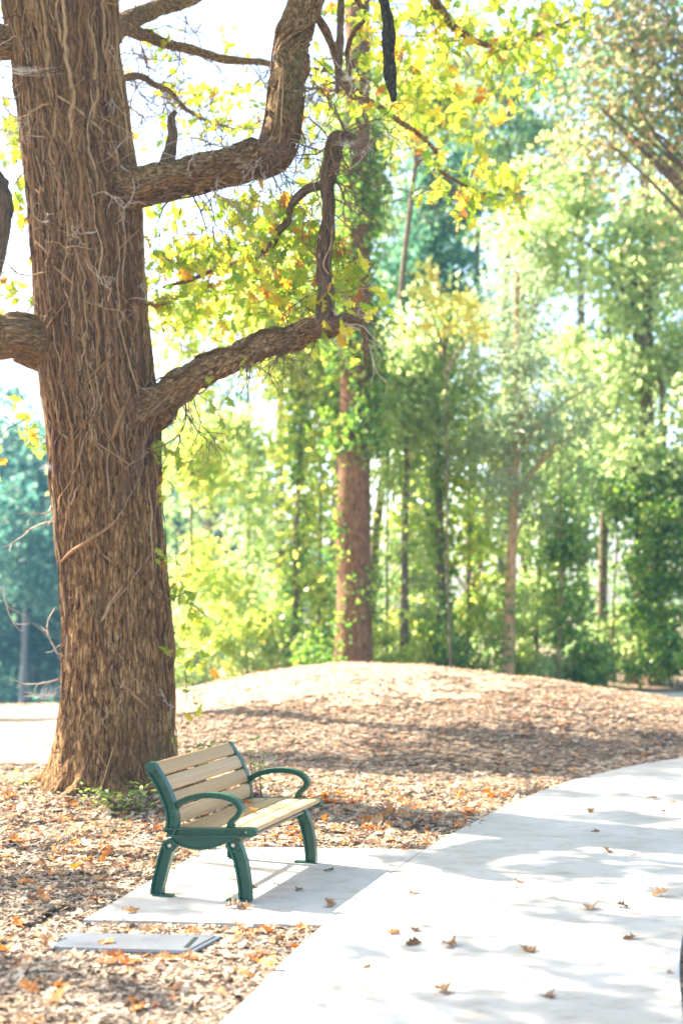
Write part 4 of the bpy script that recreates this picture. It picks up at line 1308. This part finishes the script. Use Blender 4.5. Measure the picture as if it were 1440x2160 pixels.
es = []
for (x, y, z, rx, ry) in ((.6, 14.9, 9.5, 1.9, .9), (3.2, 15.2, 11.5, 2.4, 1.1), (6.3, 15.9, 13, 2.4, 1.2), (2, 16.5, 11, 2.0, .7), (4.6, 14.2, 12.2, 1.4, .6), (5, 17.2, 12.5, 1.5, .5)):
    es.append((*S(x, y, z), rx, ry, .9))
tc = np.mean([e[:2] for e in es], 0)
tree('shade_tree', 'tall broadleaf tree left of the clearing, shading the mound', 'tree', tc[0] - .5, tc[1], 12.5, .25, es, 'f_light', 6500, (.2, .14), 'wood_bark', (.5, 0), 12, .35)
es = []
for (x, y, z, rx, ry) in ((.9, 9.6, 6.6, 1.2, .24), (1.8, 9.15, 6.4, 1.1, .2), (2.2, 8.55, 6.4, .7, .1), (2.0, 7.4, 6.8, .8, .12), (.8, 7.05, 6.8, 1.0, .07), (1.2, 8.3, 6.4, .5, .04), (1.4, 10.7, 7.0, .8, .16), (2.2, 11.4, 7.4, 1.0, .25), (2.6, 12.6, 7.8, 1.0, .3), (1.7, 6.5, 6.6, .8, .12), (.5, 6.15, 6.4, .9, .08), (1.5, 7.85, 6.6, .6, .05), (1.0, 5.6, 6.4, .9, .1), (-1.2, 6.5, 6.0, .6, .15), (-1.6, 11.6, 7.0, .7, .4), (-2.2, 8.8, 5.6, .9, .5), (-1.5, 8.2, 5.9, .5, .3), (.6, 6.1, 6.5, .8, .12), (3.4, 13.8, 8, .9, .3)):
    es.append((*S(x, y, z), rx, ry, .5))
tc = np.mean([e[:2] for e in es], 0)
tree('shade_tree', 'slender tree left of the bench, streaking the path with shade', 'tree', tc[0] - 1.0, tc[1], 6.4, .1, es, 'f_light', 7600, (.13, .085), 'wood_bark', (.5, 0), 10, .14)
# low bushes at the foot of the wood
sh = [(410, 26.5, 1.4), (480, 27.5, 2.0), (560, 28, 2.2), (640, 26.6, 1.2), (690, 26.8, 1.0), (800, 27, 1.4), (870, 28.4, 1.6), (960, 27.6, 1.3), (1010, 29, 2.0), (1110, 27.2, .9), (1150, 27.4, .8), (1215, 27.4, .9), (1250, 27.6, .7), (1300, 31, 2.0), (1340, 29.5, 1.6), (1420, 27.8, 1.4), (900, 33, 2.6), (1060, 34, 3.0), (1200, 34, 3.2), (760, 33, 2.6), (600, 34, 2.8), (450, 34, 3)]
shl = ['rounded bush', 'straggly bush', 'spreading bush', 'upright bush', 'small bright bush', 'leafy bush']
near = {410: 'nearest the oak at the open edge', 480: 'below the pale leafy young tree', 560: 'between the pale young tree and the pine', 640: 'at the foot of the slim ivy trunk', 690: 'at the left foot of the pine', 800: 'at the right foot of the pine', 870: 'beside the thin brown trunk', 960: 'by the ivy wrapped dark trunk',
        1010: 'behind the tan cedar trunk', 1110: 'at the right foot of the cedar', 1150: 'just left of the thin pale trunk', 1215: 'at the foot of the bright ivy curtain', 1250: 'below the shaded gap', 1300: 'deep in the shaded gap', 1340: 'left of the heavy ivy curtain', 1420: 'under the heavy ivy curtain',
        900: 'deep behind the thin brown trunk', 1060: 'deep behind the cedar', 1200: 'deep behind the bright ivy curtain', 760: 'deep behind the pine', 600: 'deep behind the slim ivy trunk', 450: 'deep behind the open edge'}
for k, (a, Y, h) in enumerate(sh):
    x = bx(a, Y); z0 = g1(x, Y)
    root = thing('bush', ('pale ' if Y < 30 else 'dim ') + 'green ' + shl[k % 6] + ' ' + near[a], 'bush', (x, Y, z0), 'bushes along the foot of the woods')
    es = [(x + rb.normal(0, h * .3), Y + rb.normal(0, .3), z0 + h * rb.uniform(.3, .75), h * .5, h * .5, h * .38) for q in range(4)] + [(x, Y, z0 + h * .25, h * .7, h * .6, h * .25)]
    L, cen = clumps(es, int(500 + 800 * h), .16, rb)
    L = L[L[:, 2] > gz(L[:, 0], L[:, 1]) + .02]
    O = np.array([x, Y, z0])
    V, fs = leaf_cloud(L - O, .12, .085, .1, rb)
    mt = 'f_mid' if Y > 30 else ['f_light', 'f_yellowgreen', 'f_light', 'f_ivy'][k % 4]
    obj('foliage', mesh_np('foliage', V, fs, M[mt], False), root)
    for q in range(5):
        c = cen[int(rb.integers(0, len(cen)))] - O
        Q = catmull([np.array([rb.normal(0, .08), rb.normal(0, .08), -.1]), c * .5 + rb.normal(0, .06, 3), c], 9)
        obj('stem', mesh_np('stem', *tube_np(Q, np.linspace(.018, .005, 9), 5), M['brown_twig'], True), root)

# far wood across the drop on the left
for k, (a, Y, h, lab) in enumerate([(-110, 62, 15, 'far hazy tree beyond the clearing, left of the pale grey trunk and set back'), (-40, 58, 14, 'far hazy tree standing left of the pale grey trunk'), (20, 68, 16, 'far hazy tree directly behind the pale grey trunk'), (70, 60, 13.5, 'far hazy tree right of the pale grey trunk'), (130, 66, 16, 'far hazy tree half hidden by the oak trunk'),
                                    (190, 60, 14, 'far hazy tree wholly behind the oak trunk'), (260, 64, 15, 'far hazy tree behind the right flank of the oak'), (330, 60, 14, 'far hazy tree showing just right of the oak'), (400, 66, 15, 'far hazy tree behind the open edge of the woods'), (480, 62, 15, 'far hazy tree behind the pale leafy young tree')]):
    x = bx(a, Y); z0 = g1(x, Y)
    es = []
    for q in range(9):
        zc = z0 + h * (.16 + .84 * (q + .5) / 9)
        w = 2.7 * (1 - abs((zc - z0) / h - .5) * .7)
        es.append((x + rb.normal(0, .8), Y + rb.normal(0, .8), zc, w, w, h / 8))
    tree('woodland_tree', lab, 'tree', x, Y, h * .85, .25, es, 'f_far', 6000, (.36, .26), 'wood_bark', (0, 0), 6, .8, group='far trees beyond the drop')
for k, (a, Y) in enumerate([(-60, 56), (20, 57), (95, 55), (160, 57)]):
    x = bx(a, Y); z0 = g1(x, Y)
    L, cen = clumps([(x, Y, z0 + 1.2, 2.6, 1.6, 1.3), (x + 1, Y, z0 + 2.2, 1.8, 1.2, 1.0)], 2600, .5, rb)
    root = thing('bush', ['far hazy bush left of the pale grey trunk', 'far hazy bush at the foot of the pale grey trunk', 'far hazy bush between pale trunk and oak', 'far hazy bush behind the oak trunk'][k], 'bush', (x, Y, z0), 'far bushes beyond the drop')
    V, fs = leaf_cloud(L - np.array([x, Y, z0]), .3, .22, .1, rb)
    obj('foliage', mesh_np('foliage', V, fs, M['f_far'], False), root)
Y = 54
x = bx(46, Y)
tree('woodland_tree', 'slender pale grey trunk standing in front of the far hazy trees', 'tree', x, Y, 9, .17, [(x, Y, g1(x, Y) + 9, 2.2, 2, 2.2), (x + .8, Y, g1(x, Y) + 7, 1.4, 1.2, .9)], 'f_far', 1500, (.36, .26), 'grey_wood', (.2, 0), 6, .6)

# ------------------------------------------------------------------ small plants by the oak
rp = np.random.default_rng(909)
Vl, fl = leaf_cloud(np.zeros((1, 3)), 1.0, .55, 0, np.random.default_rng(2))
kite = mesh_np('leaflet', np.array([(0, 0, 0), (.26, .3, .05), (.2, .68, .05), (0, 1, -.02), (-.2, .68, .05), (-.26, .3, .05), (0, .5, 0)]), [np.array([[0, 1, 6], [1, 2, 6], [2, 3, 6], [3, 4, 6], [4, 5, 6], [5, 0, 6]])], M['f_shrub'])


def small_plant(name, label, x, y, spots, leaf, nleaf, mat=None, group=None, height=.3):
    z0 = g1(x, y)
    root = thing(name, label, 'plant', (x, y, z0), group)
    O = np.array([x, y, z0])
    for sp_ in spots:
        c = np.array(sp_) - O
        Q = catmull([np.array([rp.normal(0, .04), rp.normal(0, .04), -.03]), c * .5 + np.array([0, 0, .05]) + rp.normal(0, .02, 3), c], 9)
        obj('stem', mesh_np('stem', *tube_np(Q, np.linspace(.005, .002, 9), 4), M['brown_twig'], True), root)
        for q in range(nleaf):
            k = rp.uniform(.35, 1)
            p = np.array([np.interp(k, np.linspace(0, 1, 9), Q[:, j]) for j in range(3)]) + rp.normal(0, .025, 3)
            o = obj('leaf', kite, root)
            o.matrix_local = Matrix.Translation(Vector(p)) @ Matrix(rot_mats(np.array([rp.uniform(0, 6.28)]), np.array([rp.uniform(0, 6.28)]), np.array([rp.uniform(0, .9)]))[0].tolist()).to_4x4() @ Matrix.Scale(float(leaf * rp.uniform(.6, 1.25)), 4)


sp_ = [tuple(at(rp.uniform(165, 345), rp.uniform(1650, 1725), rp.uniform(11.3, 12.0))) for k in range(26)]
sp_ = [(a, b, max(c, .04)) for a, b, c in sp_]
small_plant('low_shrub', 'low bright green leafy shrub at the foot of the oak beside the bench', bx(265, 11.7), 11.7, sp_, .055, 9)
sp_ = [tuple(at(rp.uniform(375, 470), rp.uniform(1545, 1610), rp.uniform(12.2, 12.7))) for k in range(9)]
small_plant('low_shrub', 'thin leafy sprig growing at the right of the oak base behind the bench', bx(400, 12.5), 12.5, sp_, .075, 6)
sp_ = [tuple(at(rp.uniform(520, 565), rp.uniform(1540, 1640), rp.uniform(11.6, 12.0))) for k in range(6)]
small_plant('low_shrub', 'slender yellow green seedling just behind the bench back', bx(545, 11.8), 11.8, sp_, .08, 5)
sp_ = [tuple(at(rp.uniform(10, 105), rp.uniform(1645, 1685), rp.uniform(12.6, 13.2))) for k in range(9)]
sp_ = [(a, b, max(c, .06)) for a, b, c in sp_]
small_plant('low_shrub', 'little patch of green weeds left of the oak roots', bx(60, 12.9), 12.9, sp_, .05, 8)
# bare stick leaning by the trunk, surface root strands
stk = thing('dead_stick', 'bare tan stick standing out of the low shrub against the oak', 'stick', tuple(at(200, 1690, 12.0)))
pieces, _ = twig_np(np.array([0, 0, -.1]), np.array([.25, .1, 1.0]), .6, .009, rp, 10, .06, 1)
obj('stem', mesh_np('stem', *join_np(pieces), M['tan_bark'], True), stk)

# ------------------------------------------------------------------ leaf litter
rl = np.random.default_rng(4242)
in_box = lambda x, y, m=0.0: (np.abs((x - cc[0]) * 1.0) < .42 + m) & (np.abs(y - cc[1]) < .17 + m)


def lit_points(n, x0, x1, y0, y1, m=.0):
    x = rl.uniform(x0, x1, n); y = rl.uniform(y0, y1, n)
    vis = np.abs(x) < y * (760 / F) + .3
    x, y = x[vis], y[vis]
    edge_n = (vnoise(x * 4 + 80, y * 4 + 80, 88) - .6) * .10
    ok = (d_path(x, y) > edge_n + m) & ~in_pad(x, y, -edge_n + m)
    polyc = np.ones(len(x), bool)
    for k in range(4):
        a, b = cor[k], cor[(k + 1) % 4]
        e = (b - a) / np.linalg.norm(b - a)
        polyc &= (e[0] * (y - a[1]) - e[1] * (x - a[0])) > -.01
    ok &= ~polyc
    ok &= ((x - OX) ** 2 + (y - TY) ** 2) > .5 ** 2
    clr = clearing(x, y)
    ok &= ~(clr & (rl.random(len(x)) < .93))
    ok &= ~(bare(x, y) & (rl.random(len(x)) < .5))
    return x[ok], y[ok]


# wood chips and slivers
cx, cy, cl = [], [], []
for (n, x0, x1, y0, y1, ln) in ((120000, -2.6, .4, 5.5, 9.2, .030), (70000, -4, 2.2, 9.0, 14, .038), (6000, 1.4, 3.2, 5.5, 9.5, .03), (70000, -6, 8, 13.5, 24, .055)):
    x, y = lit_points(n, x0, x1, y0, y1)
    cx.append(x); cy.append(y); cl.append(rl.gamma(3, ln / 3, len(x)) + .008)
cx = np.concatenate(cx); cy = np.concatenate(cy); cl = np.clip(np.concatenate(cl), .01, .16)
n = len(cx)
cz = gz(cx, cy) + rl.uniform(0, .022, n)
sq = np.array([(-.5, -.14, 0), (.5, -.1, 0), (.46, .12, .03), (-.45, .1, .03)])
V, fs = scatter_shapes([(sq, np.array([[0, 1, 2, 3]]))], np.stack([cx, cy, cz], 1), rot_mats(rl.uniform(0, 6.28, n), rl.uniform(0, 6.28, n), rl.normal(0, 1, n) * np.where(cy > 13.5, .12, .28)), cl, np.zeros(n, int))
tag(obj('mulch_chips', mesh_np('mulch_chips', V, fs, M['chip'])), 'shredded wood mulch covering the ground', 'mulch', None, 'stuff')

# dry leaves: many small crumpled ones
shapes_l = [oak_leaf_shape(300 + k, .95, 7) if k < 3 else oak_leaf_shape(300 + k, .5, 5) for k in range(6)]
lx, ly, lsz = [], [], []
for (n, x0, x1, y0, y1, sz) in ((2300, -2.6, .4, 5.5, 9.2, .056), (13000, -4, 2.2, 9.0, 14, .062), (240, 1.4, 3.2, 5.5, 9.5, .055), (34000, -6, 8, 13.5, 24, .066)):
    x, y = lit_points(n, x0, x1, y0, y1, -.02)
    lx.append(x); ly.append(y); lsz.append(sz * np.clip(rl.lognormal(-.12, .38, len(x)), .35, 2.0))
lx = np.concatenate(lx); ly = np.concatenate(ly); lsz = np.concatenate(lsz)
n = len(lx)
lz = gz(lx, ly) + rl.uniform(.008, .035, n)
V, fs = scatter_shapes(shapes_l, np.stack([lx, ly, lz], 1), rot_mats(rl.uniform(0, 6.28, n), rl.uniform(0, 6.28, n), np.abs(rl.normal(0, 1, n)) * np.where(ly > 13.5, .16, .34)), lsz, np.where(ly > 13.5, rl.integers(3, 6, n), rl.integers(0, 6, n)))
tag(obj('leaf_litter', mesh_np('leaf_litter', V, fs, M['litter_leaf'])), 'dry tan and orange leaves strewn over the mulch', 'leaf litter', None, 'stuff')

# the largest fallen leaves one by one
big_me = [mesh_np('fallen_leaf', *(lambda q: (q[0], [q[1]]))(oak_leaf_shape(400 + k, 1.0)), M['fallen_leaf']) for k in range(8)]


path_me = [mesh_np('fallen_leaf', *(lambda q: (q[0], [q[1]]))(oak_leaf_shape(500 + k, 1.0)), M['path_leaf']) for k in range(8)]


def drop_leaf(x, y, z, size, label, group, tilt=.25, src=None):
    k = int(rl.integers(0, 8))
    big_me = src or globals()['big_me']
    o = obj('fallen_leaf', big_me[k])
    Rm = rot_mats(np.array([rl.uniform(0, 6.28)]), np.array([rl.uniform(0, 6.28)]), np.array([abs(rl.normal(0, tilt))]))[0]
    co = np.empty(len(big_me[k].vertices) * 3, np.float32); big_me[k].vertices.foreach_get('co', co)
    lo = (co.reshape(-1, 3) @ Rm.T)[:, 2].min() * size
    o.matrix_world = Matrix.Translation((x, y, z - lo + .001)) @ Matrix(Rm.tolist()).to_4x4() @ Matrix.Scale(size, 4)
    return tag(o, label, 'leaf', group)


cnt = 0
for (n, x0, x1, y0, y1, lab) in ((75, -2.2, .1, 5.7, 7.6, 'curled dry oak leaf in the mulch around the utility box lid'), (55, -2.8, -1.3, 8.0, 12, 'curled dry oak leaf on the mulch between the bench and the oak'), (135, -.6, 1.6, 10.1, 12.8, 'curled orange or tan oak leaf in the litter behind the bench'), (20, -3.6, -2.8, 9, 12.5, 'curled dry oak leaf on the mulch left of the oak roots')):
    got = 0
    while got < n:
        x, y = lit_points(40, x0, x1, y0, y1, .06)
        for a, b in zip(x, y):
            if got >= n: break
            drop_leaf(a, b, g1(a, b) + .012, rl.uniform(.07, .135), lab, 'fallen leaves on the mulch', .4)
            got += 1
PV = [(297, 1922, .1), (470, 1916, .1), (538, 1916, .1), (682, 1914, .06), (705, 1910, .09), (625, 1880, .07), (545, 1873, .09), (680, 1838, .07), (842, 1964, .1), (868, 1958, .08), (855, 1997, .11), (960, 1991, .11), (1128, 2012, .11), (912, 2086, .11), (1137, 2098, .08),
      (1244, 1911, .12), (1292, 1913, .08), (1350, 1979, .09), (862, 1887, .08), (1103, 1863, .06), (1080, 1870, .05), (1290, 1800, .09), (1246, 1755, .07), (1360, 1686, .1), (1242, 1715, .08), (1048, 1898, .03), (790, 2039, .06), (1420, 1690, .08), (500, 1857, .05), (1405, 1711, .06)]
for (a, b, s) in PV:
    Y = (EYE - TOP) * F / (b - HZ)
    drop_leaf(bx(a, Y), Y, TOP, s * 1.1, 'curled dry leaf lying on the pale ' + ('concrete pad by the bench legs' if in_pad(bx(a, Y), Y) else 'concrete path'), 'dry leaves scattered on the concrete', .12, path_me)
for (u, v, s, wh) in ((.02, .22, .11, 'close to the back slats'), (.08, -.02, .1, 'at the middle of the seat')):
    w = bench.matrix_basis @ Vector((u, v, 0))
    drop_leaf(w.x, w.y, TOP + (.467 + .05 * (u + .13)) * .94, s, 'crumpled brown leaf lying on the bench seat slats ' + wh, 'leaves on the bench seat', .1)
drop_leaf(bx(205, 7.15), 7.15, .053, .09, 'small dark red leaf curled on the grey utility box lid', None)
drop_leaf(bx(1418, 8.35), 8.35, TOP, .13, 'torn brown leaf at the far kerb edge of the path', None, .5)

# ------------------------------------------------------------------ air
V, fs = box_np(-112, 112, -21, 131, -7.2, 22)
hm = bpy.data.materials.new('haze_air'); hm.use_nodes = True
hn = hm.node_tree
hn.nodes.remove(hn.nodes['Principled BSDF'])
pv = hn.nodes.new('ShaderNodeVolumePrincipled')
pv.inputs['Color'].default_value = (.26, .62, 1.0, 1)
pv.inputs['Density'].default_value = .0008
pv.inputs['Anisotropy'].default_value = .35
hn.links.new(pv.outputs[0], hn.nodes['Material Output'].inputs['Volume'])
haze = obj('haze', mesh_np('haze', V, fs, hm))
tag(haze, 'thin sunlit haze filling the air of the place', None, None, 'stuff')
